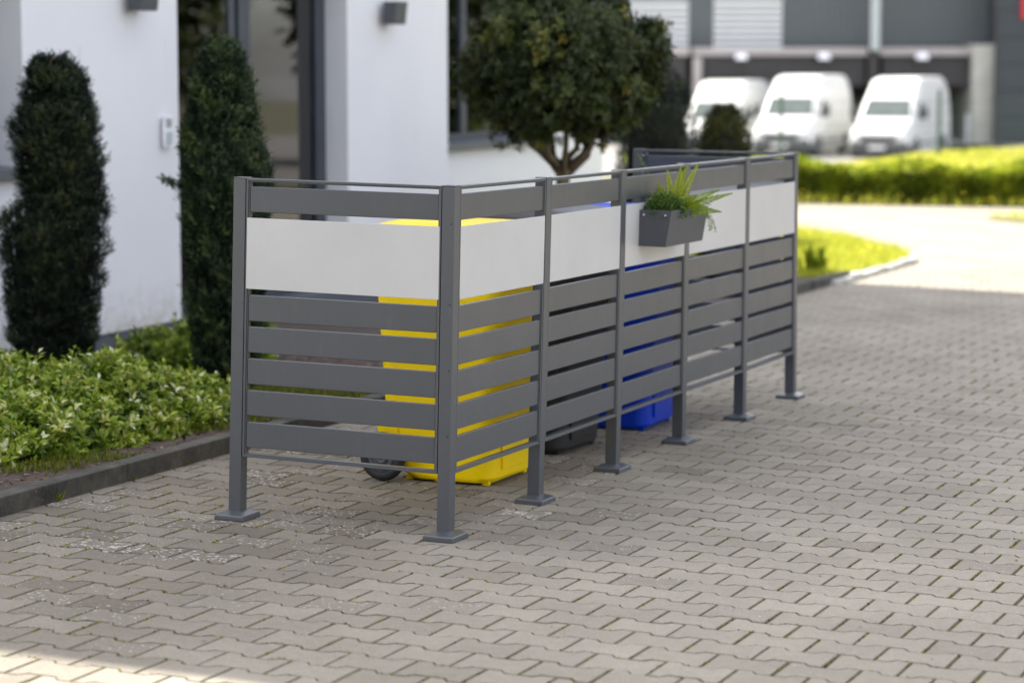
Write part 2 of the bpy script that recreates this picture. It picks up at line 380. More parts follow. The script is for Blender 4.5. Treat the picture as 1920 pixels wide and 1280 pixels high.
def sheet(name, poly, z, mat):
    me = bpy.data.meshes.new(name); me.from_pydata([(x, y, z) for x, y in poly], [], [tuple(range(len(poly)))]); me.update()
    return tag(link(name, me, mat), kind='structure')
# mossy bedding of the paved yard: shows only in the joints and beyond the laid stones
YARD = [(-1.66, -9), (14, -9), (14, 30), (-2.2, 24.3), (-14, 19.2), (-14, 17.2), (-5, 16.9), (-3.3, 16.4), (-2.6, 15.5), (-1.75, 13.9), (-1.66, 13.2)]
sheet('bedding', YARD, -.0050, M['joint'])

def in_poly(px, py, poly):
    ins = np.zeros(len(px), bool); n = len(poly)
    for i in range(n):
        x0, y0 = poly[i]; x1, y1 = poly[(i+1) % n]
        c = ((y0 > py) != (y1 > py)) & (px < (x1-x0)*(py-y0)/((y1-y0) if y1 != y0 else 1e-9)+x0)
        ins ^= c
    return ins
def make_paving():
    Lx, Py, g = .2160, .1592, .0044
    h1, h2 = Py/2+.0135, Py/2-.0135
    hx = Lx/2-.0056; a, b = .0668, .0462
    # outline, counter clockwise, with a few points so that the waist reads as a bone
    top = [(hx, h1-g-.002), (hx-.003, h1-g), (a, h1-g), (b, h2-g), (-b, h2-g), (-a, h1-g), (-hx+.003, h1-g), (-hx, h1-g-.002)]
    outl = np.array(top+[(-x, -y) for x, y in top]); n = len(outl)
    def inset(d):
        c = outl.copy(); c[:, 0] -= np.sign(outl[:, 0])*d; c[:, 1] -= np.sign(outl[:, 1])*d; return c
    rings = [(outl, -.0120), (inset(.0003), -.0022), (inset(.0014), -.0005), (inset(.0036), 0.0)]
    tv = np.concatenate([np.column_stack([r, np.full(n, z)]) for r, z in rings])
    quads = [(k*n+i, k*n+(i+1) % n, (k+1)*n+(i+1) % n, (k+1)*n+i) for k in range(3) for i in range(n)]
    m0 = 3*n; N2 = n//2
    # top face as quads strips between the upper and lower outline
    up = list(range(8)); lo = list(range(15, 7, -1))
    cap = [(m0+lo[i], m0+lo[i+1], m0+up[i+1], m0+up[i]) for i in range(7)]
    cap = [tuple(reversed(c)) for c in cap]
    T = np.array(quads+cap)
    rows = np.arange(-26, 205); cols = np.arange(-75, 45)
    R, Q = np.meshgrid(rows, cols); R = R.ravel(); Q = Q.ravel()
    cx = .2409+Q*Lx+(R % 2)*Lx/2-Lx/2+R*.0001; cy = -.1925+.0003+R*Py
    cx = cx + .0
    keep = (in_poly(cx, cy, [(x, y) for x, y in YARD]) | (in_poly(cx+.11, cy, YARD) & (cy < 10.8))) & (cy < 24) & (cx < 5.2) & ~((cy > 9) & (cx > 3)) 
    # stones cut away at the kerb line
    keep &= (cx > -1.76) | (cy > 13.6)
    cx = cx[keep]; cy = cy[keep]; m = len(cx)
    ang = rng.normal(0, .004, m); ox = rng.normal(0, .0009, m); oy = rng.normal(0, .0009, m)
    tx = rng.normal(0, .004, m); ty = rng.normal(0, .004, m); dz = rng.normal(0, .0006, m)+.0012*np.sin(cx*1.3+cy*.7)
    ca, sa = np.cos(ang)[:, None], np.sin(ang)[:, None]
    x = tv[None, :, 0]; y = tv[None, :, 1]
    X = cx[:, None]+ox[:, None]+ca*x-sa*y; Y = cy[:, None]+oy[:, None]+sa*x+ca*y
    Z = tv[None, :, 2]+dz[:, None]+tx[:, None]*x+ty[:, None]*y
    V = np.stack([X, Y, Z], -1).reshape(-1, 3)
    F = (T[None]+(np.arange(m)*len(tv))[:, None, None]).reshape(-1, 4)
    near_bed = np.clip(1-(cx+.75-.25*(cy+.6))/1.7, 0, 1)*np.clip((5-cy)/4, 0, 1)      # darker stones with more lichen towards the bed
    t = np.clip(.76-.50*near_bed+rng.normal(0, .070, m)*(1+.3*near_bed), .04, 1); dk = rng.random(m) < .08+.08*near_bed; t[dk] -= rng.uniform(.08, .22, dk.sum()); t = np.clip(t, .02, 1)
    li = np.clip(.16+.50*near_bed, .12, .9)*rng.uniform(.3, 1.25, m)+dk*.45
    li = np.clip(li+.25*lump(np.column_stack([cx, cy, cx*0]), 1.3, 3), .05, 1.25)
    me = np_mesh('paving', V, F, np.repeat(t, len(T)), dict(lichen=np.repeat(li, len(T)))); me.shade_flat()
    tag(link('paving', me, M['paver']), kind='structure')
make_paving()
# worn moss cushions and seedlings growing in the joints
def joint_moss():
    Lx, Py = .2160, .1592; P = []; 
    n = 24000
    r = rng.integers(-22, 50, n); q = rng.integers(-9, 12, n); k = rng.random(n) < .5
    x = .2409+q*Lx+(r % 2)*Lx/2+np.where(k, rng.normal(0, .0015, n), rng.uniform(-.10, .10, n))
    y = -.1925+r*Py+np.where(k, rng.uniform(-.085, .085, n), Py/2)
    xx = (x-(.2409+q*Lx+(r % 2)*Lx/2))
    y = np.where(k, y, y-.0125*np.sign(.055-np.abs(xx))*0+np.where(np.abs(xx) < .055, .0105, -.0105)*-1*0)
    # on the wavy joint the centre line swings by 12 mm
    w = np.clip((np.abs(xx)-.0425)/.024, 0, 1); y = np.where(k, y, -.1925+r*Py+Py/2+.0125*(1-2*w))
    ok = (x > -1.6) & (y > -2.8) & (y < 9) & (x < 3)
    patch = lump(np.column_stack([x, y, 0*x]), 2.2, 9)+.5*lump(np.column_stack([x, y, 0*x]), 9, 5)
    ok &= (rng.random(n) < np.clip(.46+patch*.7+(x < -.3)*.2, .06, 1)); x = x[ok]; y = y[ok]
    P = []; A = []; S = []
    for xi, yi in zip(x, y):
        kk = rng.integers(3, 9)
        for _ in range(kk):
            P.append((xi+rng.normal(0, .0035), yi+rng.normal(0, .0035), -.006)); A.append((rng.normal(0, .8), rng.normal(0, .8), rng.uniform(.2, .9))); S.append(rng.uniform(.004, .0125))
    P = np.array(P); A = np.array(A); S = np.array(S)
    V, F, t = leaves(P, A, sphere_dirs(len(P)), S, S*.6, np.clip(rng.normal(.45, .25, len(P)), 0, 1))
    tag(link('joint_moss', np_mesh('joint_moss', V, F, t), M['weed']), 'low moss and seedlings growing in the paving joints', 'moss', kind='stuff')
joint_moss()

# planting bed and kerb
tag(link('planting_bed', np_mesh('planting_bed', np.array([(-1.74, -6, .052), (-1.74, 10.9, .052), (-2.3, 10.9, .03), (-2.3, -6, .03), (-4.9, 10.9, -.13), (-4.9, -6, -.13)], float), np.array([(0, 1, 2, 3), (3, 2, 4, 5)])), M['soil']), kind='structure')
def bark():
    n = 9000; x = rng.uniform(-4.6, -1.76, n); y = rng.uniform(-1.2, 5.5, n)
    z = np.interp(x, [-4.9, -2.3, -1.74], [-.13, .03, .052])+.004
    A = np.column_stack([rng.normal(size=n), rng.normal(size=n), rng.normal(0, .18, n)]); S = rng.uniform(.012, .045, n)
    V, F, t = leaves(np.column_stack([x, y, z]), A, np.tile([[0, 0, 1.]], (n, 1))+rng.normal(0, .2, (n, 3)), S, S*.5, rng.random(n)**1.3, fold=.1)
    tag(link('bark_mulch', np_mesh('bark_mulch', V, F, t), M['chip']), 'brown bark mulch strewn over the planting bed', 'mulch', kind='stuff')
bark()
def kerb():
    mb = MB(); y = -5.5; k = 0
    while y < 10.9:
        mb.box(-1.742+random.uniform(-.002, .002), -1.662+random.uniform(-.002, .002), y+.003, y+.997, -.2, .072+random.uniform(-.003, .003)); y += 1.0
    o = mb.build('kerb', M['kerb'], bevel=.006); tag(o, kind='structure')
kerb()

# ------------------------------------------------------------------ bin screen
H = 1.279; S = .0502; h = S/2
# centres of the posts at the foot and at the top (the screen is not quite straight or plumb)
def ctr(near): return Vector((near[0]-h, near[1]+h))
BASE = [(-.8554, -.0161), (.0065, -.0200), (.0045, .8362), (.0018, 1.7021), (-.002, 2.5700), (.010, 3.4399), (.001, 4.3302), (-.800, 4.150)]
TOP = [(-.8574, .0140), (-.0131, .0300), (.0050, .8569), (.0085, 1.6800), (.0060, 2.5060), (-.0031, 3.4290), (-.0169, 4.2887), (-.7863, 4.098)]
BASE = [ctr(p) for p in BASE]; TOP = [ctr(p) for p in TOP]
def pc(i, z):
    t = (z-.02)/(H-.02); return BASE[i].lerp(TOP[i], t)
screen = empty('bin_screen', (-.42, 2.1, 0), 'long slate grey metal slat screen with white boards hiding the rubbish bins', 'privacy screen')
SO = Vector(screen.location)
def sp(x, y, z): return (x-SO.x, y-SO.y, z-SO.z)
def post(i, screws=(), holes=()):
    mb = MB(); e = .0018; prof = [(-h, -h), (h, -h), (h, h), (-h, h)]
    def corner(z, s=1.0, grow=0):
        c = pc(i, z); return [sp(c.x+a*s+math.copysign(grow, a), c.y+b*s+math.copysign(grow, b), z) for a, b in prof]
    mb.hexa(corner(.016)+corner(H-.004))
    p = mb.build('post', M['slate'], screen, bevel=.0022)
    cp = MB(); cp.hexa(corner(H-.0035, 1, .0008)+corner(H, 1, .0008)); cp.build('post_cap', M['slate'], p, bevel=.0012)
    c = pc(i, .01); f = MB()
    a0, b0 = .0610, .0700
    def ring(z, gx, gy): return [sp(c.x+sx*gx, c.y+sy*gy, z) for sx, sy in ((-1, -1), (1, -1), (1, 1), (-1, 1))]
    rs = [ring(0, a0, b0), ring(.0190, a0-.0015, b0-.0015), ring(.0202, a0-.004, b0-.004), ring(.0210, a0-.008, b0-.008), ring(.0305, h+.009, h+.012), ring(.0312, h+.0008, h+.0008)]
    vs = [v for r_ in rs for v in r_]; fs = [(3, 2, 1, 0)]
    for k in range(5):
        for j in range(4): fs.append((k*4+j, k*4+(j+1) % 4, (k+1)*4+(j+1) % 4, (k+1)*4+j))
    fs.append((20, 21, 22, 23)); f.add(vs, fs); f.build('foot_cover', M['slate'], p, bevel=.0025)
    for (ax, sg, off, z) in screws:          # bright screw heads on a side face
        c = pc(i, z); s_ = MB()
        if ax == 'x': a = (c.x+sg*h, c.y+off, z); b = (c.x+sg*(h+.0035), c.y+off, z)
        else: a = (c.x+off, c.y+sg*h, z); b = (c.x+off, c.y+sg*(h+.0035), z)
        s_.cyl(sp(*a), sp(*b), .0052, .0040, 14); s_.build('screw', M['steel'], p, smooth=False)
    for (ax, sg, off, z) in holes:
        c = pc(i, z); s_ = MB(); s_.torus(sp(c.x+off, c.y-h-.0003, z), (0, 1, 0), .0040, .0011, 18, 6)
        s_.build('screw', M['slate'], p, smooth=True)
        s2 = MB(); s2.cyl(sp(c.x+off, c.y-h-.0006, z), sp(c.x+off, c.y-h+.001, z), .0033, n=14); s2.build('screw_socket', M['hole'], p)
    return p
ZS = (1.1415, .3815)
for i in range(8):
    sc_, ho = [], []
    if i == 0: sc_ = [('x', 1, .002, z) for z in ZS]+[('x', 1, .002, .62)]
    elif i == 1: ho = [('y', -1, .012, z) for z in (1.1408, .851, .6145, .3778)]
    elif i < 6: sc_ = [('y', -1, .002, z) for z in ZS]
    elif i == 6: sc_ = [('y', -1, .002, z) for z in ZS]
    elif i == 7: sc_ = [('x', 1, -.004, z) for z in (1.245, 1.20, 1.155)]
    post(i, sc_, ho)
ROWS = [(1.1524, 1.2463), (.7473, .8437), (.6293, .7255), (.5119, .6074), (.3942, .4884), (.2736, .3697)]
WHITE = (.8672, 1.1307)
def panel(i, j, n):                          # from post i to post j, n = outward normal
    n = Vector(n).to_3d()
    def mp(u, d, z):
        a, b = pc(i, z), pc(j, z); L_ = (b-a).length; t = (h+.0032+u*(L_-2*h-.0064))/L_
        c = a.lerp(b, t); return sp(c.x+n.x*d, c.y+n.y*d, z)
    Ln = (pc(j, .7)-pc(i, .7)).length-2*h-.0064
    def bar(mb, u0, u1, d0, d1, z0, z1):     # u in metres
        a, b = u0/Ln, u1/Ln
        mb.hexa([mp(a, d0, z0), mp(b, d0, z0), mp(b, d1, z0), mp(a, d1, z0), mp(a, d0, z1), mp(b, d0, z1), mp(b, d1, z1), mp(a, d1, z1)])
    F = h-.0015; z0, z1 = .2380, 1.2762; w1, w2 = .0085, .0045
    fr = MB()
    bar(fr, 0, w1, F-.030, F, z0, z1); bar(fr, Ln-w1, Ln, F-.030, F, z0, z1)
    bar(fr, w1, Ln-w1, F-.030, F, z0, z0+w1); bar(fr, w1, Ln-w1, F-.030, F, z1-w1, z1)
    bar(fr, w1, w1+w2, F-.027, F-.004, z0+w1, z1-w1); bar(fr, Ln-w1-w2, Ln-w1, F-.027, F-.004, z0+w1, z1-w1)
    bar(fr, w1+w2, Ln-w1-w2, F-.027, F-.004, z0+w1, z0+w1+w2); bar(fr, w1+w2, Ln-w1-w2, F-.027, F-.004, z1-w1-w2, z1-w1)
    p = fr.build('panel_frame', M['slate'], screen, bevel=.0009)
    e = w1+w2+.0006
    for (a, b) in ROWS:
        s_ = MB(); jz = random.uniform(-.0006, .0006); bar(s_, e, Ln-e, F-.023, F-.0055, a+jz, b+jz); s_.build('slat', M['slate'], p, bevel=.0026)
    s_ = MB(); bar(s_, w1*.6, Ln-w1*.6, F-.0030, F+.0012, *WHITE); s_.build('white_board', M['white'], p, bevel=.0012)
panel(0, 1, (0, -1))
for i in range(1, 6): panel(i, i+1, (1, 0))
panel(6, 7, (0, 1))

# ------------------------------------------------------------------ wheelie bins
def rrect(cx, cy, wx, wy, r, z, n=5):
    P = []
    for (sx, sy, a0) in ((1, -1, -90), (1, 1, 0), (-1, 1, 90), (-1, -1, 180)):
        for k in range(n+1):
            a = rad(a0+90*k/n); P.append((cx+sx*(wx-r)+r*math.cos(a), cy+sy*(wy-r)+r*math.sin(a), z))
    return P
def loft(mb, rings, cap0=True, cap1=True):
    n = len(rings[0]); vs = [v for r_ in rings for v in r_]; fs = []
    for k in range(len(rings)-1):
        for j in range(n): fs.append((k*n+j, k*n+(j+1) % n, (k+1)*n+(j+1) % n, (k+1)*n+j))
    if cap0: fs.append(tuple(range(n-1, -1, -1)))
    if cap1: fs.append(tuple(range((len(rings)-1)*n, len(rings)*n)))
    return mb.add(vs, fs)
def make_bin(mat, loc, label, rz=0, sy=1.0):
    """front (lid opening side) towards +X, wheels at the back (-X)"""
    t = empty('wheelie_bin', loc, label, 'wheelie bin', 'wheelie bins behind the screen', rz)
    b = MB(); R = .07
    rg = []
    for z, x0, x1, w in ((.010, -.13, .235, .225), (.030, -.155, .250, .238), (.20, -.222, .258, .247), (.235, -.238, .262, .250), (.90, -.285, .305, .278), (.955, -.290, .310, .281)):
        rg.append(rrect((x0+x1)/2, 0, (x1-x0)/2, w*sy, R, z))
    loft(b, rg)
    body = b.build('bin_body', mat, t, bevel=.004)
    rb = MB(); loft(rb, [rrect(.010, 0, .318, .290*sy, .07, .955), rrect(.010, 0, .322, .293*sy, .07, .962), rrect(.010, 0, .322, .293*sy, .07, .995), rrect(.010, 0, .312, .286*sy, .07, 1.0)])
    rb.build('rim', mat, t, bevel=.003)
    # recess ribs down the side walls and little feet
    for sy_ in (-1, 1):
        r_ = MB(); 
        for xx in (.06,):
            r_.hexa([(xx-.012, sy_*.236*sy, .04), (xx+.012, sy_*.236*sy, .04), (xx+.012, sy_*.247*sy, .04), (xx-.012, sy_*.247*sy, .04), (xx-.012, sy_*.268*sy, .9), (xx+.012, sy_*.268*sy, .9), (xx+.012, sy_*.281*sy, .9), (xx-.012, sy_*.281*sy, .9)])
        r_.build('side_rib', mat, body, bevel=.004)
    for xx in (.215, .0, -.13):
        for yy in (-.19, .19): ft = MB(); ft.frust((xx-.012, xx+.012, yy-.012, yy+.012, 0), (xx-.016, xx+.016, yy-.016, yy+.016, .02)); ft.build('foot_stud', mat, body)
    fp = MB(); fp.hexa([(.243, -.13, .06), (.262, -.13, .06), (.262, .13, .06), (.243, .13, .06), (.262, -.15, .17), (.268, -.15, .17), (.268, .15, .17), (.262, .15, .17)]); fp.build('front_plate', mat, body, bevel=.006)
    # lid: low dome, hinged at the back
    l = MB(); loft(l, [rrect(.015, 0, .335, .300*sy, .07, .992), rrect(.015, 0, .338, .302*sy, .07, 1.018), rrect(.015, 0, .328, .292*sy, .07, 1.028), rrect(.0, 0, .285, .25*sy, .08, 1.052), rrect(-.005, 0, .235, .20*sy, .09, 1.064), rrect(-.01, 0, .12, .10*sy, .09, 1.068)])
    lid = l.build('lid', mat, t, bevel=.004, smooth=True)
    for yy in (-.12, .12):
        g = MB(); g.tube([(.345, yy-.05, 1.015), (.372, yy-.045, 1.012), (.372, yy+.045, 1.012), (.345, yy+.05, 1.015)], .010, 8); g.build('lid_grip', mat, lid, smooth=True)
    hd = MB()
    hd.tube([(-.30, -.23*sy, .96), (-.375, -.225*sy, 1.00), (-.385, -.19*sy, 1.005), (-.385, .19*sy, 1.005), (-.375, .225*sy, 1.00), (-.30, .23*sy, .96)], .014, 10)
    hd.build('push_handle', mat, t, smooth=True)
    ax = MB(); ax.cyl((-.205, -.31*sy, .102), (-.205, .31*sy, .102), .011, n=12); ax.build('axle', M['steel'], t)
    for s_ in (-1, 1): hs = MB(); hs.frust((-.23, -.15, s_*.225*sy-.02, s_*.225*sy+.02, .07), (-.26, -.16, s_*.235*sy-.02, s_*.235*sy+.02, .24)); hs.build('axle_housing', mat, t, bevel=.006)
    for s_ in (-1, 1):
        w = MB(); yy = s_*.298*sy
        w.torus((-.205, yy, .102), (0, 1, 0), .080, .022, 36, 12)
        wh = w.build('wheel', M['rubber'], t, smooth=True)
        q = MB(); q.cyl((-.205, yy-.012, .102), (-.205, yy+.012, .102), .066, n=30)
        q.torus((-.205, yy+s_*.014, .102), (0, 1, 0), .050, .006, 30, 8); q.torus((-.205, yy+s_*.014, .102), (0, 1, 0), .022, .008, 20, 8)
        q.build('hub', M['hub'], wh, smooth=False)
    return t
make_bin(M['yellow'], (-.560, 1.315, 0), 'bright yellow wheelie bin with black wheels, nearest the corner of the screen')
make_bin(M['black'], (-.60, 2.20, 0), 'charcoal grey wheelie bin standing between the yellow and the blue bin', rad(-2)).scale = (1, 1, 1.022)
make_bin(M['blue'], (-.53, 3.055, 0), 'dark blue wheelie bin, farthest of the three behind the screen', rad(1.5)).scale = (1, 1, .985)

# ------------------------------------------------------------------ planter box on the screen, with three plants
PX0 = .0285
pl = empty('planter_box', (PX0, 2.15, .95), 'slate grey tapered planter box hooked over the front of the screen', 'planter')
def PB(x, y, z): return (x-PX0, y-2.15, z-.95)
mb = MB(); y0, y1 = 1.905, 2.395; zt, zb = 1.103, .948; xb0 = .004; xt, xbm = .152, .128; th = .003
outer = [PB(xb0, y0, zb), PB(xbm, y0, zb), PB(xbm, y1, zb), PB(xb0, y1, zb), PB(xb0, y0, zt), PB(xt, y0, zt), PB(xt, y1, zt), PB(xb0, y1, zt)]
inner = [PB(xb0+th, y0+th, zt), PB(xt-th, y0+th, zt), PB(xt-th, y1-th, zt), PB(xb0+th, y1-th, zt), PB(xb0+th, y0+th, zb+.03), PB(xbm-th, y0+th, zb+.03), PB(xbm-th, y1-th, zb+.03), PB(xb0+th, y1-th, zb+.03)]
mb.add(outer+inner, [(3, 2, 1, 0), (0, 1, 5, 4), (1, 2, 6, 5), (2, 3, 7, 6), (3, 0, 4, 7), (4, 5, 9, 8), (5, 6, 10, 9), (6, 7, 11, 10), (7, 4, 8, 11), (8, 9, 13, 12), (9, 10, 14, 13), (10, 11, 15, 14), (11, 8, 12, 15), (12, 13, 14, 15)])
mb.build('box_shell', M['planter'], pl, bevel=.0012)
for xx in (.028, .125):
    s_ = MB(); s_.cyl(PB(xx, y0-.0002, 1.083), PB(xx, y0-.004, 1.083), .006, .0045, 14); s_.build('rivet', M['steel'], pl)
mb = MB(); mb.box(xb0+th+.001-PX0, xbm+.004-PX0, y0+th+.001-2.15, y1-th-.001-2.15, zt-.055-.95, zt-.022-.95); mb.build('potting_soil', M['soil'], pl)
for yy in (2.02, 2.28):
    s_ = MB(); s_.tube([PB(.006, yy, 1.09), PB(.006, yy, 1.12), PB(.006, yy, 1.13)], .003, 6); s_.build('hook', M['planter'], pl)

def fronds(stems, leaf_len, leaf_w, n, droop=.2, tw=.0, spread=1.0, both=True, up=(0, 0, 1), taper=True):
    """pinnate fronds: stems = list of point lists"""
    P, A, Nn, Ls, Ws, T = [], [], [], [], [], []
    for pts, tint in stems:
        pts = np.array(pts, float); seg = len(pts)-1
        for k in range(n):
            s = (k+.5)/n*seg; i = int(s); f = s-i; p = pts[i]*(1-f)+pts[i+1]*f; d = unit(pts[i+1]-pts[i])
            side = unit(np.cross(d, np.array(up)+rng.normal(0, .15, 3))); env = (min(1, (k+2)/n*5)*(1.02-(k/n))**.8 if taper else 1)*(.34 if tint < .3 and taper else 1)
            for sg in (-1, 1):
                P.append(p); A.append(side*sg*spread+d*.75+rng.normal(0, .10, 3)+np.array([0, 0, -droop])); Nn.append(np.cross(d, side)+rng.normal(0, .2, 3))
                Ls.append(leaf_len*max(.10, env)*rng.uniform(.85, 1.1)); Ws.append(leaf_w); T.append(tint+rng.normal(0, .12))
    return leaves(np.array(P), np.array(A), np.array(Nn), np.array(Ls), np.array(Ws), np.clip(np.array(T), 0, 1), fold=.15)
def arc(p, d, L_, bend, n=10):
    p = np.array(p, float); d = unit(np.array(d, float)); out_ = [p.copy()]
    for k in range(n):
        d = unit(d+np.array([0, 0, -bend/n])); p = p+d*L_/n; out_.append(p.copy())
    return out_
def stemmesh(mb, pts, r0, r1): mb.tube([tuple(p) for p in pts], list(np.linspace(r0, r1, len(pts))), 5)
# upright fern
fern = empty('fern', (.07, 2.16, 1.07), 'yellow green upright fern in the middle of the planter box', 'fern')
FO = np.array([.07, 2.16, 1.07])
st = []; mb = MB()
U = np.array([_cy, _sy, 0]); Wd = np.array([-_sy, _cy, 0])
for sx, fw, lz, L_, bd, tn in ((-.52, .1, 1, .235, .15, .25), (-.30, -.3, 1, .14, .8, .75), (-.10, .1, 1, .155, .5, .85), (.18, -.1, 1, .175, .35, .7), (.08, -.4, 1, .19, .3, .8), (.36, .1, 1, .195, .35, .7), (.45, -.5, 1, .13, .9, .6), (-.5, -.2, 1, .12, 1.2, .55), (.85, -.2, .9, .205, .55, .55), (.95, -.1, .62, .24, .35, .45), (1.0, -.2, .40, .18, .5, .4), (-.45, -.5, .9, .11, .5, .6), (.05, -.8, .8, .11, .6, .7), (.7, -.6, .8, .14, .5, .6)):
    pts = arc(FO*0+np.array([sx*.02, 0, 0]), U*sx+Wd*fw+np.array([0, 0, lz]), L_*(1.28 if lz >= 1 else 1.08), bd); st.append((pts, tn)); stemmesh(mb, pts, .0016, .0007)
mb.build('frond_stems', M['fern'], fern)
V, F, t = fronds(st, .040, .0048, 60, .0, up=tuple(-Wd)); link('fronds', np_mesh('fronds', V, F, t), M['fern'], fern)
# bushy herb on the left
herb = empty('bushy_herb', (.075, 2.04, 1.08), 'dark green bushy small-leaved herb at the near end of the planter box', 'potted plant')
n = 4200; c = sphere_dirs(n)*np.array([.080, .135, .078])*rng.uniform(.45, 1, (n, 1))**.5
c[:, 2] = np.abs(c[:, 2])*1.1; c += .020*np.column_stack([lump(c, 60, 1), lump(c, 60, 2), lump(c, 60, 3)]); c += rng.normal(0, .007, c.shape)
V, F, t = leaves(c, c+rng.normal(0, .05, (n, 3)), sphere_dirs(n), rng.uniform(.007, .017, n), rng.uniform(.004, .008, n), np.clip(.30+c[:, 2]*4+rng.normal(0, .2, n), 0, 1))
link('leaves', np_mesh('herb_leaves', V, F, t), M['herb'], herb)
mb = MB()
for k in range(26):
    d = sphere_dirs(1)[0]; d[2] = abs(d[2])+.5; e = unit(d)*np.array([.07, .12, .075]); mb.tube([(0, e[1]*.3, -.02), tuple(e*.6), tuple(e*1.05)], [.0014, .001, .0005], 4)
mb.build('stems', M['herb'], herb)
# trailing plant at the right end
tr = empty('trailing_plant', (.09, 2.36, 1.09), 'pale green trailing plant hanging over the far end of the planter box', 'potted plant')
st = []; mb = MB()
for dx, dy, up_, L_, bd in ((.5, .9, .5, .17, 2.4), (.5, 1.0, .35, .20, 2.0), (.7, .4, .5, .16, 2.8), (.3, 1.1, .6, .15, 1.6), (.9, -.1, .4, .15, 3.0), (.35, .7, .9, .12, 1.5), (.2, .9, .1, .14, .9)):
    pts = arc((0, 0, 0), (dx, dy, up_), L_, bd, 12); st.append((pts, rng.uniform(.2, .7))); stemmesh(mb, pts, .0012, .0006)
mb.build('stems', M['fern2'], tr)
V, F, t = fronds(st, .010, .005, 22, .1, taper=False); link('leaves', np_mesh('trail_leaves', V, F, t), M['fern2'], tr)
n = 500; c = sphere_dirs(n)*np.array([.05, .07, .04])*rng.uniform(.4, 1, (n, 1)); c[:, 2] = np.abs(c[:, 2])-.01
V, F, t = leaves(c, c+rng.normal(0, .04, (n, 3)), sphere_dirs(n), rng.uniform(.012, .026, n), rng.uniform(.004, .007, n), rng.random(n)); link('filler_leaves', np_mesh('trail_filler', V, F, t), M['fern2'], tr)

# ------------------------------------------------------------------ white house
XW = -4.65; XC = -5.0; XR = -4.845; BZ = -.6
HO = Vector((XW, 7.0, 0))
house = empty('white_house', HO, 'white rendered office house with grey plinth, glass entrance and grey window sills', 'building', plumb=True)
def hp(mb, x0, x1, y0, y1, z0, z1): return mb.box(x0-HO.x, x1-HO.x, y0-HO.y, y1-HO.y, z0, z1)
HT = 8.9; YN, YE, YL = -1.70, 11.42, 14.62
Y1, Y2 = 6.00, 8.43          # entrance opening
WB, WZ = 4.235, 1.075        # far side and sill height of the near window
LH = 2.75
w = MB()
hp(w, -15, XW, YN, 2.40, 0, HT)                     # blocks butted end to end
hp(w, -15, XW, 2.40, WB, 0, WZ-.03); hp(w, -15, XW, 2.40, WB, 2.5, HT); hp(w, -15, XW-.20, 2.40, 2.42, WZ-.03, 2.5)
hp(w, -15, XW, WB, Y1, 0, HT)
hp(w, -15, XW, Y1, Y2, 2.45, HT)
hp(w, -15, XW, Y2, YE, 2.75, HT); hp(w, -15, XW, Y2, 10.21, 0, 2.75)
hp(w, -15, XC, 10.21, 11.05, 0, .97); hp(w, -15, XC, 11.05, YL, 0, .97); 
hp(w, -15, XC, 13.35, YL, .97, LH); hp(w, -15, XC, 10.21, 13.35, 2.35, LH)
hp(w, -15, -9, 10.21, 13.35, .97, 2.35)
hp(w, -15, -9, 2.42, WB, WZ-.03, 2.5)
hp(w, -15, -9.5, Y1, Y2, 0, 2.45)
w.build('wall', M['stucco'], house, bevel=.008)
fl = MB(); hp(fl, -9.5, XW+.02, Y1+.003, Y2-.003, -.3, .005); fl.build('threshold', M['plinth'], house)
rf = MB(); hp(rf, -15.15, XW+.06, YN-.06, YE+.06, HT, HT+.12); hp(rf, -15.1, XC+.05, YE+.07, YL+.05, LH, LH+.09); rf.build('roof_edge', M['sill'], house, bevel=.01)
pl_ = MB(); hp(pl_, -14.9, XW-.012, YN+.02, Y1-.02, BZ, -.003); hp(pl_, -14.9, XW-.012, Y2+.01, 10.19, BZ, -.003); hp(pl_, -14.9, XC-.012, 10.22, YL-.02, BZ, -.003); pl_.build('plinth', M['plinth'], house)
# near window (only its far reveal and sill show) and the window by the far corner
def window(y0, y1, z0, z1, xp, sillx, bars):
    f = MB(); t = .06
    hp(f, xp-.05, xp+.01, y0, y0+t, z0, z1); hp(f, xp-.05, xp+.01, y1-t, y1, z0, z1); hp(f, xp-.05, xp+.01, y0+t, y1-t, z0, z0+t); hp(f, xp-.05, xp+.01, y0+t, y1-t, z1-t, z1)
    for b in bars: hp(f, xp-.05, xp+.012, b-.055, b+.055, z0+t, z1-t)
    o = f.build('window', M['frame'], house, bevel=.004)
    g = MB(); hp(g, xp-.022, xp-.016, y0+t, y1-t, z0+t, z1-t); g.build('pane', M['glass'], o)
    s_ = MB(); s_.hexa([(xp-HO.x, y0-HO.y+.002, z0-.028), (sillx-HO.x, y0-HO.y-.03, z0-.040), (sillx-HO.x, y1-HO.y+.03, z0-.040), (xp-HO.x, y1-HO.y-.002, z0-.028), (xp-HO.x, y0-HO.y+.002, z0+.002), (sillx-HO.x, y0-HO.y-.03, z0-.012), (sillx-HO.x, y1-HO.y+.03, z0-.012), (xp-HO.x, y1-HO.y-.002, z0+.002)])
    s_.box(sillx-HO.x+.0005, sillx-HO.x+.004, y0-HO.y-.03, y1-HO.y+.03, z0-.072, z0-.010)
    s_.build('window_sill', M['sill'], o)
    return o
window(2.45, WB-.004, WZ, 2.49, XW-.20, XW+.045, (3.3,))
w2 = window(10.23, 13.34, 1.0, 2.34, XC-.12, XC+.06, (11.55, 12.5))
# interior of the far window: blind
b_ = MB()
for y0, y1 in ((10.3, 11.5), (11.62, 12.44)): hp(b_, XC-.18, XC-.17, y0, y1, 1.30, 2.3)
b_.build('blind', M['curtain2'], w2)
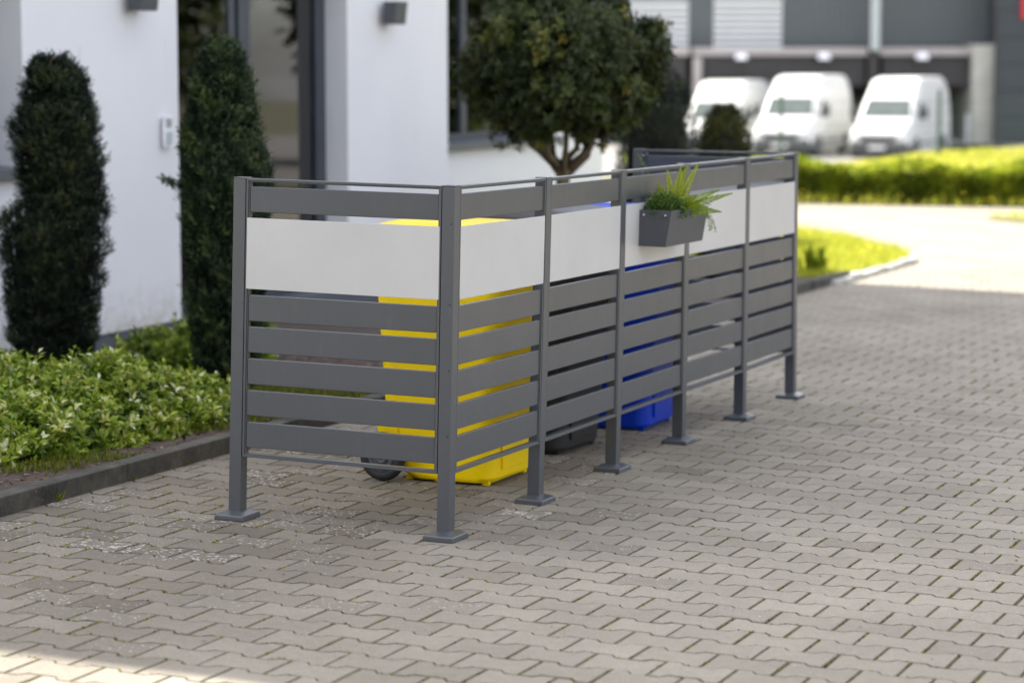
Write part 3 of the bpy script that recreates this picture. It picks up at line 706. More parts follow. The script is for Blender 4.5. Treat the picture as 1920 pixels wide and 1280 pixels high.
# entrance: fixed pane, door leaf frame
f = MB(); X0, X1 = XR-.05, XR+.012
for a, b in ((Y1+.002, Y1+.06), (7.015, 7.10), (7.13, 7.29), (8.285, Y2-.002)): hp(f, X0, X1 if a != 7.015 else X1-.012, a, b, .005, 2.44)
for a, b in ((Y1+.06, 7.015), (7.29, 8.285)):
    hp(f, X0, X1-.002, a, b, .006, .10); hp(f, X0, X1-.002, a, b, 2.36, 2.44)
door = f.build('entrance_frame', M['frame'], house, bevel=.004)
g = MB(); hp(g, XR-.02, XR-.014, Y1+.06, 7.015, .10, 2.36); hp(g, XR-.02, XR-.014, 7.29, 8.285, .10, 2.36); g.build('pane', M['glass'], door)
hd = MB(); hd.tube([(XR+.012-HO.x, 7.21-HO.y, .95), (XR+.06-HO.x, 7.21-HO.y, .95), (XR+.06-HO.x, 7.21-HO.y, 1.5), (XR+.012-HO.x, 7.21-HO.y, 1.5)], .012, 8); hd.build('door_handle', M['steel'], door, smooth=True)
cu = MB()
def wavy(mb, x, y0, y1, z0, z1, amp=.02, fr=55, n=60):
    vs = []; 
    for k in range(n+1):
        y = y0+(y1-y0)*k/n; xx = x+amp*math.sin(y*fr)+amp*.5*math.sin(y*fr*.43+1); vs += [(xx-HO.x, y-HO.y, z0), (xx-HO.x, y-HO.y, z1)]
    mb.add(vs, [(2*k, 2*k+2, 2*k+3, 2*k+1) for k in range(n)])
wavy(cu, XR-.09, 7.66, 8.28, .02, 2.4, .012); cu.build('curtain', M['curtain'], house)
cb = MB(); wavy(cb, XR-.055, 7.60, 8.10, .02, 1.17, .006); cb.build('cafe_curtain', M['curtain2'], house)
ro = MB(); hp(ro, -9.5, -9.4, Y1, Y2, .006, 2.45); ro.build('inner_wall', M['dark_room'], house)

def wall_lamp(y, z, label):
    t = empty('wall_lamp', (XW, y, z), label, 'wall lamp', 'wall lamps beside the entrance', plumb=True)
    b = MB(); b.box(.000, .012, -.07, .07, -.06, .06); b.build('back_plate', M['frame'], t, bevel=.002)
    s_ = MB(); s_.frust((.012, .105, -.10, .10, -.085), (.012, .125, -.10, .10, .085)); s_.build('lamp_body', M['planter'], t, bevel=.004)
    g = MB(); g.box(.03, .085, -.07, .07, -.0875, -.0835); g.build('lens', M['lampglow'], t)
wall_lamp(5.41, 2.07, 'dark grey box wall lamp left of the entrance, cut by the top of the photo')
wall_lamp(9.02, 2.055, 'dark grey box wall lamp on the white wall right of the entrance')
ic = empty('intercom', (XW, 5.80, 1.225), 'small white intercom panel on the wall left of the entrance', 'intercom', plumb=True)
b = MB(); b.box(0, .016, -.058, .058, -.10, .10); b.build('housing', M['lampglow'], ic, bevel=.004)
b = MB(); b.box(.0162, .0185, -.04, .04, -.085, .0)
b.build('bell_buttons', M['pipe'], ic, bevel=.001)
b = MB()
for k in range(5): b.box(.0162, .0178, -.035, .035, .03+k*.012, .036+k*.012)
b.build('speaker_grille', M['hub'], ic)

# ------------------------------------------------------------------ plants
UR = np.array([_cy, _sy, 0]); UF = np.array([-_sy, _cy, 0])
def column_plant(name, loc, rows, label, cat, mat, n=5200, per=7, ll=.026, lw=.0070, seed=1, clump=9, group=None, core=.80, spikes=26, amp=.16, dirz=.9):
    """rows: (z, centre offset to the right, half width)"""
    t = empty(name, loc, label, cat, group)
    rows = np.array(rows); zt = rows[-1, 0]
    # dark twig mass inside
    rg = []
    for k in range(13):
        z = zt*.985*k/12; r = np.interp(z, rows[:, 0], rows[:, 2])*core; c = np.interp(z, rows[:, 0], rows[:, 1])*UR
        rg.append([tuple(c+np.array([r*math.cos(a)*(1+.08*math.sin(3*a+k)), r*math.sin(a), z])) for a in np.linspace(0, 2*math.pi, 15)[:-1]])
    cm = MB(); loft(cm, rg); cm.build('trunk', M['core'], t, smooth=True)
    z = rng.random(n)**.92*zt; a = rng.uniform(0, 2*math.pi, n)
    r = np.interp(z, rows[:, 0], rows[:, 2]); c = np.interp(z, rows[:, 0], rows[:, 1])
    dirs = np.column_stack([np.cos(a), np.sin(a), 0*a])
    P0 = dirs*r[:, None]+np.column_stack([0*z, 0*z, z])
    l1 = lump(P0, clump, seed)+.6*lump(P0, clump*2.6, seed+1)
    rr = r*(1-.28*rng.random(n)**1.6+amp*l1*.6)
    P = dirs*rr[:, None]+c[:, None]*UR+np.column_stack([0*z, 0*z, z])
    ax = unit(dirs*.55+np.array([0, 0, dirz])+rng.normal(0, .28, (n, 3)))
    s = np.repeat(np.arange(n), per); k = np.tile(np.arange(per), n)
    sl = rng.uniform(.03, .075, n)
    base = P[s]+ax[s]*(sl[s]*k/per)[:, None]
    side = unit(np.cross(ax[s], sphere_dirs(len(s))))
    A = side*.9+ax[s]*.75
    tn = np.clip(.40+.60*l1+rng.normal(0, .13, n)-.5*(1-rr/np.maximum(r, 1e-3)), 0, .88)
    odd = rng.random(n) < .02; tn[odd] = rng.uniform(.93, 1, odd.sum())
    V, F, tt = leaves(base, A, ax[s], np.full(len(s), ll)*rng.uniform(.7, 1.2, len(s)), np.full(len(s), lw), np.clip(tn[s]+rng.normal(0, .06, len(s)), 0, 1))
    # long upright shoots
    Vs, Fs, Ts = [V], [F], [tt]
    off = len(V)
    for q in range(spikes):
        z0 = rng.uniform(.12, .93)*zt; a0 = rng.uniform(0, 6.28); r0 = np.interp(z0, rows[:, 0], rows[:, 2])*1.0; c0 = np.interp(z0, rows[:, 0], rows[:, 1])
        d = np.array([math.cos(a0), math.sin(a0), 0]); L_ = rng.uniform(.12, .26); st_ = d*r0*.97+c0*UR+np.array([0, 0, z0]); m_ = 26
        kk = np.arange(m_)/m_; bp = st_+np.outer(kk*L_, d*.16+np.array([0, 0, 1])); sd = unit(np.cross(np.tile([0, 0, 1.], (m_, 1)), sphere_dirs(m_)))
        v, f_, t_ = leaves(bp, sd+np.array([0, 0, .8]), np.tile([0, 0, 1.], (m_, 1)), np.full(m_, ll*.62)*(1.05-kk*.5), np.full(m_, lw*.7), np.full(m_, rng.uniform(.75, .97)))
        Vs.append(v); Fs.append(f_+off); Ts.append(t_); off += len(v)
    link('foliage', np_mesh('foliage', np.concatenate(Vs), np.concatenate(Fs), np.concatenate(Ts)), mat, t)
    return t
yrows = [(-.02, .02, .17), (.10, .02, .20), (.30, -.01, .245), (.55, -.005, .265), (.80, -.005, .280), (.93, .0, .275), (.98, .04, .225), (1.10, .045, .215), (1.28, .02, .225), (1.40, .0, .225), (1.52, .02, .175), (1.62, .02, .165), (1.70, .0, .125), (1.76, -.01, .06)]
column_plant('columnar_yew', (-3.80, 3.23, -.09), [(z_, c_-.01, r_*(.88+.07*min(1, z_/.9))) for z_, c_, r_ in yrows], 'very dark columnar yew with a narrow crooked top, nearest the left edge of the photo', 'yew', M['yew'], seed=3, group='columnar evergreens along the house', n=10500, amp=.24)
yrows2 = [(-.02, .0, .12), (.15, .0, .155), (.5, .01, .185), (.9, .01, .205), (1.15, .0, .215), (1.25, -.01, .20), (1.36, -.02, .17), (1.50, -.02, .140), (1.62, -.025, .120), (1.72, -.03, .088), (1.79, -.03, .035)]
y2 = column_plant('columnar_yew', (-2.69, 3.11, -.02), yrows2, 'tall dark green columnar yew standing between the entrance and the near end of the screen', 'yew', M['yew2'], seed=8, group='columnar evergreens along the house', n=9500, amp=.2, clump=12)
# one stray twig reaching out to the left
stt = arc((-.17*_cy, -.17*_sy, 1.06), (-_cy, -_sy, .05), .16, -.5, 8)
mb = MB(); stemmesh(mb, stt, .003, .0015); tw = mb.build('stray_twig', M['bark'], y2)
n = 260; k = rng.integers(2, 9, n); bp = np.array(stt)[k]+rng.normal(0, .010, (n, 3)); V, F, t = leaves(bp, sphere_dirs(n)+np.array([-.5, -.2, .3]), sphere_dirs(n), rng.uniform(.018, .032, n), np.full(n, .007), rng.uniform(.4, .85, n))
link('twig_needles', np_mesh('twig_needles', V, F, t), M['yew2'], tw)
column_plant('columnar_evergreen', (-2.62, 9.45, -.03), [(0, 0, .20), (.5, 0, .27), (1.0, 0, .285), (1.3, 0, .275), (1.5, .0, .23), (1.62, .0, .16), (1.70, .0, .06)], 'dark rounded columnar conifer half hidden behind the round-headed tree', 'conifer', M['yew'], seed=12, group='columnar evergreens along the house', n=3600, spikes=0, amp=.06)
column_plant('domed_evergreen', (-2.52, 10.75, -.02), [(0, 0, .16), (.5, 0, .20), (1.0, 0, .206), (1.10, 0, .200), (1.19, 0, .180), (1.27, 0, .150), (1.33, 0, .115), (1.375, 0, .075), (1.40, 0, .03)], 'small clipped evergreen with a smooth domed top in front of the white vans', 'evergreen', M['dome'], seed=14, n=3800, spikes=0, amp=.02, ll=.020, lw=.010, core=.9, dirz=.4)

# round-headed standard tree
def standard_tree():
    loc = Vector((-2.19, 6.5, -.03)); t = empty('round_headed_tree', loc, 'round-headed evergreen standard tree with a short bare forked trunk behind the screen', 'tree')
    tr = MB()
    tr.tube([(0, 0, 0), (.01, 0, .5), (0, .01, .92), (.005, .0, 1.10)], [.056, .045, .042, .046], 14)
    for k in range(11):
        a = k*2.4+.4; b = rng.uniform(.35, .75); e = Vector((math.cos(a)*b*.72, math.sin(a)*b*.72, 1.10+rng.uniform(.32, .75)))
        s0 = Vector((.01*math.cos(a), .01*math.sin(a), 1.02+.01*k)); m1 = s0.lerp(e, .3)+Vector((math.cos(a)*.05, math.sin(a)*.05, -.05)); m2 = s0.lerp(e, .68)+Vector((0, 0, .02))
        tr.tube([s0, m1, m2, e], [.024, .018, .012, .005], 8)
        for q in range(4):
            f0 = rng.uniform(.3, .9); p = s0.lerp(e, f0); d = Vector(rng.normal(size=3)); d.z = abs(d.z)*.5; tr.tube([p, p+d.normalized()*.12, p+d.normalized()*.24+Vector((0, 0, .03))], [.010, .006, .003], 6)
    tr.build('trunk', M['bark'], t, smooth=True)
    # crown: leaf rosettes in clumps through a flattened ball
    cz = 1.745; R = np.array([.685, .685, .54]); nc = 540
    cl = sphere_dirs(nc)*(rng.random((nc, 1))**.38); cl = cl*R*.93; 
    lowcut = cl[:, 2] > -.45+.13*(np.linalg.norm(cl[:, :2], axis=1) < .2); cl = cl[lowcut]; nc = len(cl)
    w = lump(cl, 3.2, 21); cl *= (1+.13*w)[:, None]
    ro = 15; cs = np.repeat(np.arange(nc), ro)
    rc = cl[cs]+unit(rng.normal(size=(len(cs), 3)))*(rng.random((len(cs), 1))**.5)*rng.uniform(.07, .13, nc)[cs][:, None]
    per = 9; s = np.repeat(np.arange(len(rc)), per)
    ax = unit(unit(rc)*.9+np.array([0, 0, .35])+rng.normal(0, .35, rc.shape))
    ring = unit(np.cross(ax[s], sphere_dirs(len(s))))
    A = ring+ax[s]*rng.uniform(-.1, .9, (len(s), 1))
    base = rc[s]+ax[s]*rng.uniform(-.01, .025, (len(s), 1))
    ct = np.clip(.36+.2*rng.normal(size=nc)+.18*w, .02, .86)
    tn = np.clip(ct[cs][s]+rng.normal(0, .10, len(s)), 0, .93)
    yel = rng.random(len(rc)) < .03; tn = np.where(yel[s], rng.uniform(.93, 1, len(s)), tn)
    V, F, tt = leaves(base, A, ax[s], rng.uniform(.035, .062, len(s)), rng.uniform(.013, .020, len(s)), tn, fold=.2, droop=.15)
    V = V+np.array([0, 0, cz])
    link('crown', np_mesh('crown', V, F, tt), M['crown'], t)
    return t
standard_tree()

def leafy_mound(name, loc, lobes, label, mat, dens, ll, lw, seed, group=None, tint0=.5, core=.86, cat='shrub', coremat='core2'):
    """lobes: (x, y, z, rx, ry, rz) half-ellipsoids; shoots with leaf whorls on their skin"""
    t = empty(name, loc, label, cat, group); P, D, T, Q = [], [], [], []
    cm = MB(); r0 = np.random.default_rng(seed)
    lob = np.array(lobes)
    for (x, y, z, rx, ry, rz) in lobes:
        rgs = []
        for k in range(7):
            e = k/6*math.pi/2*.98; rgs.append([(x+rx*core*math.cos(e)*math.cos(a), y+ry*core*math.cos(e)*math.sin(a), z+rz*core*math.sin(e)) for a in np.linspace(0, 2*math.pi, 17)[:-1]])
        loft(cm, rgs)
        n = int(dens*(rx*ry+rx*rz+ry*rz)); d = sphere_dirs(n); d[:, 2] = np.abs(d[:, 2]); p = d*np.array([rx, ry, rz])
        l_ = lump(p+np.array([x, y, z]), 14, seed); p = p*(1+.15*l_-.30*rng.random(n)**1.6)[:, None]+np.array([x, y, z])
        ins = np.zeros(n, bool)
        for q in lob:
            if tuple(q) == (x, y, z, rx, ry, rz): continue
            ins |= (((p-q[:3])/(q[3:]*.86))**2).sum(1) < 1
        p, d, l_ = p[~ins], d[~ins], l_[~ins]; P.append(p); D.append(unit(d/np.array([rx, ry, rz]))); T.append(l_)
    cm.build('branches', M[coremat], t, smooth=True)
    P = np.concatenate(P); D = np.concatenate(D); T = np.concatenate(T); n = len(P); per = 8
    ax = unit(D+np.array([0, 0, .45])+rng.normal(0, .35, P.shape)); s = np.repeat(np.arange(n), per); k = np.tile(np.arange(per), n)
    sl = rng.uniform(.02, .05, n)*ll/.035
    long_ = rng.random(n) < .05; sl[long_] *= 2.6
    base = P[s]+ax[s]*(sl[s]*(k/per))[:, None]
    ring = unit(np.cross(ax[s], sphere_dirs(len(s)))); A = ring+ax[s]*(.15+.9*(k/per))[:, None]
    tn = np.clip(tint0-.04+.34*T+rng.normal(0, .19, n), 0, .84); pale = rng.random(n) < .075; tn[pale] = rng.uniform(.86, 1, pale.sum())
    tl = np.clip(tn[s]+.10*(k/per-.4)+rng.normal(0, .07, len(s)), 0, 1)
    V, F, tt = leaves(base, A, ax[s], rng.uniform(.65, 1.2, len(s))*ll, rng.uniform(.8, 1.1, len(s))*lw, tl, fold=.22, droop=.12)
    link('foliage', np_mesh('foliage', V, F, tt), mat, t); return t
leafy_mound('evergreen_shrub', (-2.55, 1.0, .0), [(-.03, -.25, 0, .54, .50, .25), (-.45, .25, -.05, .52, .62, .37), (.12, .50, 0, .42, .56, .32), (.26, .10, 0, .29, .40, .20), (-.22, -.80, 0, .42, .46, .25), (.24, 1.00, 0, .30, .36, .19), (-.85, -.3, -.08, .5, .6, .22), (.38, .66, .0, .24, .40, .17), (-.35, -1.2, -.03, .45, .4, .19), (.33, .34, 0, .26, .3, .15)],
            'broad low shrub of glossy light green leaves with cream tips, right behind the kerb', M['shrub'], 3700, .039, .0195, 5, 'light green shrubs in the bed', .52)
leafy_mound('evergreen_shrub', (-3.55, 4.35, -.08), [(.20, .05, 0, .20, .30, .40), (.30, -.25, 0, .22, .26, .30), (-.16, -.20, 0, .28, .28, .20), (-.02, .05, 0, .2, .25, .30)],
            'smaller light green shrub between the two dark columnar yews', M['shrub'], 3800, .038, .0190, 6, 'light green shrubs in the bed', .45)
# fine-leaved creeping weeds at the foot of the shrub, along the kerb and round the second yew
def weeds():
    n = 20000; x = rng.uniform(-2.5, -1.77, n); y = rng.uniform(-.9, 3.6, n)
    m_ = lump(np.column_stack([x, y, 0*x]), 3.1, 31)+.35*lump(np.column_stack([x, y, 0*x]), 11, 33)
    ok = (m_ > .42) | ((y > 1.6) & (m_ > -.1)) | ((np.abs(x+1.97) < .13) & (y > -.2) & (y < .75) & (m_ > -.3)); ok &= ~((y < -.25) & (m_ < .5))
    x, y = x[ok], y[ok]; n = len(x); z = np.interp(x, [-4.9, -2.3, -1.74], [-.13, .03, .052])
    A = np.column_stack([rng.normal(0, .45, n), rng.normal(0, .45, n), np.ones(n)]); S_ = rng.uniform(.014, .045, n)
    V, F, t = leaves(np.column_stack([x, y, z]), A, sphere_dirs(n), S_, S_*.14, np.clip(rng.normal(.3, .2, n), 0, 1))
    tag(link('creeping_weeds', np_mesh('creeping_weeds', V, F, t), M['weed']), 'low fine-leaved weeds creeping over the edge of the bed', 'weeds', kind='stuff')
weeds()
def tuft(name, loc, label, n, L_, w, spread, mat, tlo, thi, group=None, cat='weed'):
    P = np.column_stack([rng.normal(0, spread*.25, n), rng.normal(0, spread*.25, n), np.zeros(n)])*(n > 40)
    A = np.column_stack([rng.normal(0, spread, n), rng.normal(0, spread, n), np.ones(n)*.9]); S_ = rng.uniform(.5, 1, n)*L_
    V, F, t = leaves(P, A, sphere_dirs(n), S_, np.full(n, w), rng.uniform(tlo, thi, n), droop=.2)
    me = np_mesh(name, V, F, t)
    if n <= 40:                                    # the few blades of a seedling spring from one root
        bm = bmesh.new(); bm.from_mesh(me); bmesh.ops.remove_doubles(bm, verts=bm.verts, dist=1e-5); bm.to_mesh(me); bm.free()
    o = link(name, me, mat); o.location = loc; tag(o, label, cat, group)
for k, (x, y, lb) in enumerate([(-1.655, -.02, 'broad-bladed weed at the foot of the kerb, nearest the left edge of the photo'), (-1.652, .52, 'small weed at the foot of the kerb near a joint between two kerb stones'), (-1.65, .95, 'thin grassy weed growing at the foot of the kerb, nearest the screen')]):
    tuft('kerb_weed', (x, y, 0), lb, 8, .06 if k == 0 else .035, .007 if k == 0 else .003, .45, M['weed'], .2, .75, 'weeds at the foot of the kerb')
tuft('kerb_weed', (-4.3, 3.45, -.10), 'thin seedling against the grey plinth at the left edge of the photo', 26, .22, .02, .25, M['hedge'], .3, .7, 'weeds at the foot of the kerb')

# ------------------------------------------------------------------ grass island, hedge, verge
ISL = [(-1.70, 11.0), (-1.68, 13.2), (-1.78, 13.9), (-2.6, 15.3), (-3.3, 16.2), (-5, 16.7), (-9, 16.9), (-9, 11.0)]
def slab(name, poly, z0, z1, mat, bevel=0):
    mb = MB(); n = len(poly); mb.add([(x, y, z0) for x, y in poly]+[(x, y, z1) for x, y in poly], [tuple(range(n-1, -1, -1)), tuple(range(n, 2*n))]+[(i, (i+1) % n, n+(i+1) % n, n+i) for i in range(n)])
    return tag(mb.build(name, mat, bevel=bevel), kind='structure')
slab('grass_island', ISL, -.05, .03, M['earth'])
mb = MB(); path = [(-1.66, 10.95)]+[(-1.64, 13.2), (-1.74, 13.95)]
for i in range(11):
    x0, y0 = -1.665, 10.93+i*.27
    if y0 > 13.4: break
    mb.box(x0-.05+random.uniform(-.01, .01), x0+.05, y0+.01, y0+.26, -.05, .045+random.uniform(-.01, .012))
tag(mb.build('kerb', M['concrete'], bevel=.012), kind='structure')
def grass(name, n, poly, zf, hgt, label, w=.006, tm=.55, wfac=1):
    xs = [p[0] for p in poly]; ys = [p[1] for p in poly]; x = rng.uniform(min(xs), max(xs), n); y = rng.uniform(min(ys), max(ys), n); k = in_poly(x, y, poly); x, y = x[k], y[k]; n = len(x)
    z = zf(x, y); A = np.column_stack([rng.normal(0, .4, n), rng.normal(0, .4, n), np.ones(n)])
    l_ = lump(np.column_stack([x, y, 0*x]), 2.5, 17)
    S_ = rng.uniform(.4, 1, n)*hgt*(1+.3*l_); V, F, t = leaves(np.column_stack([x, y, z]), A, sphere_dirs(n), S_, np.full(n, w), np.clip(rng.normal(tm, .2, n)+.15*l_, 0, 1), fold=.1)
    tag(link(name, np_mesh(name, V, F, t), M['grass']), label, 'grass', kind='stuff')
grass('meadow_grass', 42000, [(-1.70, 11.02), (-1.68, 13.2), (-1.78, 13.9), (-2.6, 15.2), (-3.3, 16.1), (-5, 16.6), (-5.2, 11.02)], lambda x, y: x*0+.03, .12, 'sunlit tall grass on the island beside the yard', .009)
tuft('grass_clump', (-1.93, 11.35, .02), 'dark green clump of long blades at the near corner of the grass island', 70, .30, .009, .18, M['hedge'], .10, .5, cat='grass clump')
def flowers(n, fx, name, label):
    mb = MB()
    for _ in range(n):
        x, y, z, r = fx(); a = random.uniform(0, 6); mb.add([(x+r*math.cos(a+i*1.047), y+r*math.sin(a+i*1.047), z+r*.3*(i % 2)) for i in range(6)], [(0, 1, 2, 3, 4, 5)])
    o = mb.build(name, M['flower']); tag(o, label, 'flowers', kind='stuff')
def isl_f():
    while True:
        x, y = random.uniform(-4.4, -1.8), random.uniform(11.6, 16)
        if in_poly(np.array([x]), np.array([y]), ISL)[0] and math.sin(x*3)+math.sin(y*2.1) > .2: return x, y, random.uniform(.10, .16), random.uniform(.012, .024)
flowers(110, isl_f, 'dandelions', 'yellow dandelions dotted through the grass island')

# hedge line runs parallel to the far side of the road
HA = Vector((-7.2, 21.2, 0)); HB = Vector((4.5, 26.2, 0)); hd_ = (HB-HA).normalized(); hn = Vector((-hd_.y, hd_.x, 0)); HLn = (HB-HA).length
def hedge():
    t = empty('clipped_hedge', HA, 'long low fresh green hedge across the far side of the sunlit road', 'hedge')
    u = np.array(hd_); v = np.array(hn)
    n = 30000; s = rng.random(n)*HLn; side = rng.random(n)
    hh = .45+.03*np.sin(s*1.3)+.05*np.sin(s*3.7+1); wdt = .42
    q = rng.random(n); onf = q < .6
    y = np.where(onf, rng.normal(0, .02, n), rng.random(n)*wdt); z = np.where(onf, .04+rng.random(n)*hh, hh+rng.normal(0, .02, n)*1.0)
    P = np.outer(s, u)+np.outer(y, v); P[:, 2] = z
    P += .05*np.column_stack([lump(P, 9, 41), lump(P, 9, 42), lump(P, 9, 43)]); 
    nrm = np.where(onf[:, None], -v, np.array([0, 0, 1.]))
    A = nrm+np.array([0, 0, .5])+rng.normal(0, .7, (n, 3))
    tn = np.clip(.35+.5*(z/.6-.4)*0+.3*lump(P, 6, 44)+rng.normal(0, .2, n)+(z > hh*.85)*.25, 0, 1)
    V, F, tt = leaves(P, A, sphere_dirs(n), rng.uniform(.04, .085, n), rng.uniform(.03, .05, n), tn)
    link('foliage', np_mesh('hedge_foliage', V, F, tt), M['hedge'], t)
    c = MB(); c.hexa([tuple(Vector(a)) for a in [(0, 0, 0)]*0+[tuple(Vector(hd_)*a+Vector(hn)*b+Vector((0, 0, zz))) for zz in (-.05, .40) for a, b in ((0, .05), (HLn, .05), (HLn, .38), (0, .38))]])
    c.build('branches', M['core2'], t)
hedge()
vg = [tuple((HA+hd_*a+hn*b).to_2d()) for a, b in ((0, -.42), (HLn, -.38), (HLn, -.02), (0, -.02))]
grass('verge_grass', 15000, vg, lambda x, y: x*0-.01, .20, 'tall sunlit grass along the foot of the hedge', .012, .62)
slab('verge', [tuple((HA+hd_*a+hn*b).to_2d()) for a, b in ((-6, -.45), (HLn, -.45), (HLn, .5), (-6, .5))], -.08, -.002, M['earth'])
def vf():
    p = HA+hd_*random.uniform(0, HLn)+hn*random.uniform(-.38, -.05); return p.x, p.y, random.uniform(.06, .20), random.uniform(.010, .022)
flowers(120, vf, 'verge_flowers', 'yellow flowers scattered along the foot of the hedge')
# second grass patch at the right edge and the meadow beyond the hedge
PT = [(-2.45, 20.2), (-1.6, 19.6), (1.5, 20.2), (2.5, 22.2), (-1.0, 21.3)]
slab('grass_patch', PT, -.05, .02, M['earth'])
grass('patch_grass', 9000, PT, lambda x, y: x*0+.02, .12, 'small sunlit grass patch at the right edge of the photo', .012, .7)
def far_poly(pts): return [((CAM+Vector(UR)*a+Vector(UF)*b).x, (CAM+Vector(UR)*a+Vector(UF)*b).y) for a, b in pts]
grass('far_meadow', 60000, far_poly([(3.2, 33.5), (16, 33.5), (20, 52), (5.2, 52), (4.6, 44)]), lambda x, y: ground_z(x, y), .16, 'bright meadow behind the hedge', .03, .78)
# road / forecourt in front of the warehouse
def drape(name, pts, dz, mat, n=24):
    (a0, b0), (a1, b1) = pts; A_, B_ = np.meshgrid(np.linspace(a0, a1, 6), np.linspace(b0, b1, n)); XY = np.array(CAM)[:2]+A_.reshape(-1, 1)*UR[:2]+B_.reshape(-1, 1)*UF[:2]
    V = np.column_stack([XY, ground_z(XY[:, 0], XY[:, 1])+dz]); i, j = np.meshgrid(np.arange(5), np.arange(n-1)); k = (j*6+i).ravel()
    tag(link(name, np_mesh(name, V, np.stack([k, k+1, k+7, k+6], 1)), mat), kind='structure')
drape('forecourt', ((-40, 58), (40, 104)), .02, M['asphalt'])
drape('footpath', ((-9, 38.5), (4.4, 45)), .012, M['asphalt'])

sheet('street', [(-1, 27.6), (45, 27.6), (45, 70), (8, 70)], .004, M['asphalt'])
# ------------------------------------------------------------------ warehouse
WD = 90.0
def far_root(name, u, depth, zc, label, cat, rz=0, group=None):
    """thing standing plumb at ground height zc, in the direction of photo column u"""
    p = CAM+Vector(UF)*depth+Vector(UR)*((u-960)/FPX*depth); p.z = zc
    return empty(name, p, label, cat, group, rz=YAW+rz, plumb=True)
wh = far_root('warehouse', 960, WD, -1.27, 'grey corrugated warehouse with white louvred windows, canopies and loading bays', 'building')
K = WD/FPX
def wx(u, y=0): return (u-960)/FPX*(WD+y)*.9936
def wz(v): return CAM.z+1.27+(108.8-v)*K
mb = MB()
# ribbed cladding
def ribs(mb, x0, x1, z0, z1, y, pitch=.235, d=.05):
    n = int((x1-x0)/pitch); vs = []; 
    for k in range(n):
        a = x0+k*(x1-x0)/n; p = (x1-x0)/n
        for f_, yy in ((0, y), (.42, y), (.5, y-d), (.92, y-d)): vs.append((a+p*f_, yy))
    vs.append((x1, y)); m_ = len(vs)
    mb.add([(a, b, z0) for a, b in vs]+[(a, b, z1) for a, b in vs], [(i, i+1, m_+i+1, m_+i) for i in range(m_-1)])
cl = MB(); zb_ = wz(88)
ribs(cl, wx(900), wx(1158), zb_, wz(-260), 0); ribs(cl, wx(1283), wx(1330), zb_, wz(-260), 0); ribs(cl, wx(1458), wx(1858), zb_, wz(-260), 0)
ribs(cl, wx(1158), wx(1283), wz(2), wz(-260), 0); ribs(cl, wx(1330), wx(1458), wz(-2), wz(-260), 0)
cl.build('cladding', M['clad'], wh)
bd = MB(); bd.box(wx(860), wx(1858), .12, 18, wz(88), wz(-262)); bd.build('upper_block', M['clad'], wh)
dk = MB()
dk.box(wx(860), wx(1818), 4.0, 4.2, 0, wz(88)); dk.box(wx(860), wx(1818), .15, 4.0, wz(88)-.02, wz(88)-.006)
dk.build('dock_wall', M['dock'], wh)
for (a, b, t_, bo) in ((1158, 1283, 2, 95), (1330, 1458, -2, 92)):
    lv = MB(); n = 8; z0, z1 = wz(bo), wz(t_); lv.box(wx(a), wx(b), .05, .10, z0, z1)
    for k in range(n):
        zz = z0+(z1-z0)*k/n; s_ = (z1-z0)/n; lv.hexa([(wx(a), -.16, zz+.0), (wx(b), -.16, zz+.0), (wx(b), .039, zz+.10), (wx(a), .039, zz+.10), (wx(a), -.13, zz+s_*.60), (wx(b), -.13, zz+s_*.60), (wx(b), .039, zz+s_*.72), (wx(a), .039, zz+s_*.72)])
    lv.build('louvred_window', M['louvre'], wh)
for (a, b) in ((1292, 1620), (1642, 1816), (1150, 1286)):
    c = MB(); c.box(wx(a, -1.2), wx(b, -1.2), -1.2, -.08, wz(107)+.04, wz(90)); c.build('canopy', M['beam'], wh, bevel=.02)
    c = MB(); c.box(wx(a, -1)+.1, wx(b, -1)-.1, -1.05, 3.9, wz(160), wz(107)+.03); c.build('bay_curtain', M['dock'], wh)
for u in (1383, 1538, 1722):
    c = MB(); c.frust((wx(u-11, -1.5), wx(u+11, -1.5), -1.75, -1.22, wz(112)), (wx(u-9, -1.5), wx(u+9, -1.5), -1.6, -1.22, wz(100))); c.build('canopy_lamp', M['lampglow'], wh, bevel=.03)
for u, mt in ((1634, 'pipe'), (1301, 'beam')):
    c = MB(); c.box(wx(u-8, -1.5), wx(u+8, -1.5), -1.5, -1.24, wz(96) if u > 1500 else wz(285), wz(-200) if u > 1500 else wz(108)); c.build('downpipe' if u > 1500 else 'bay_pier', M[mt], wh, bevel=.03)
c = MB(); c.box(wx(1622, -1.3), wx(1640, -1.3), -1.3, 3.9, 0, wz(92)); c.build('bay_pier', M['dock'], wh)  # dark box for the dim lower run of the downpipe, shade in its colour
c = MB(); c.box(wx(1818, -1.6), wx(1858, -1.6), -1.6, 3.9, 0, wz(85)); c.build('concrete_pillar', M['concrete'], wh, bevel=.02)
c = MB()
for k in range(12): c.box(wx(1859, -1.9)+.03, wx(2300), -1.9, 6, k*.93, k*.93+.915)
c.build('panel_wall', M['clad2'], wh, bevel=.01)
c = MB(); c.box(wx(1857, -1.9), wx(1862, -1.9), -1.96, -1.91, 0, wz(-260)); c.build('corner_trim', M['dock'], wh)
c = MB(); c.box(wx(1907, -2), wx(2010), -2.05, -1.92, wz(38), wz(-40)); c.build('red_sign', M['red'], wh, bevel=.02)
c = MB(); c.cyl((wx(1801), -1.0, 0), (wx(1801), -1.0, 1.0), .09, n=12); c.build('bollard', M['lampglow'], wh)

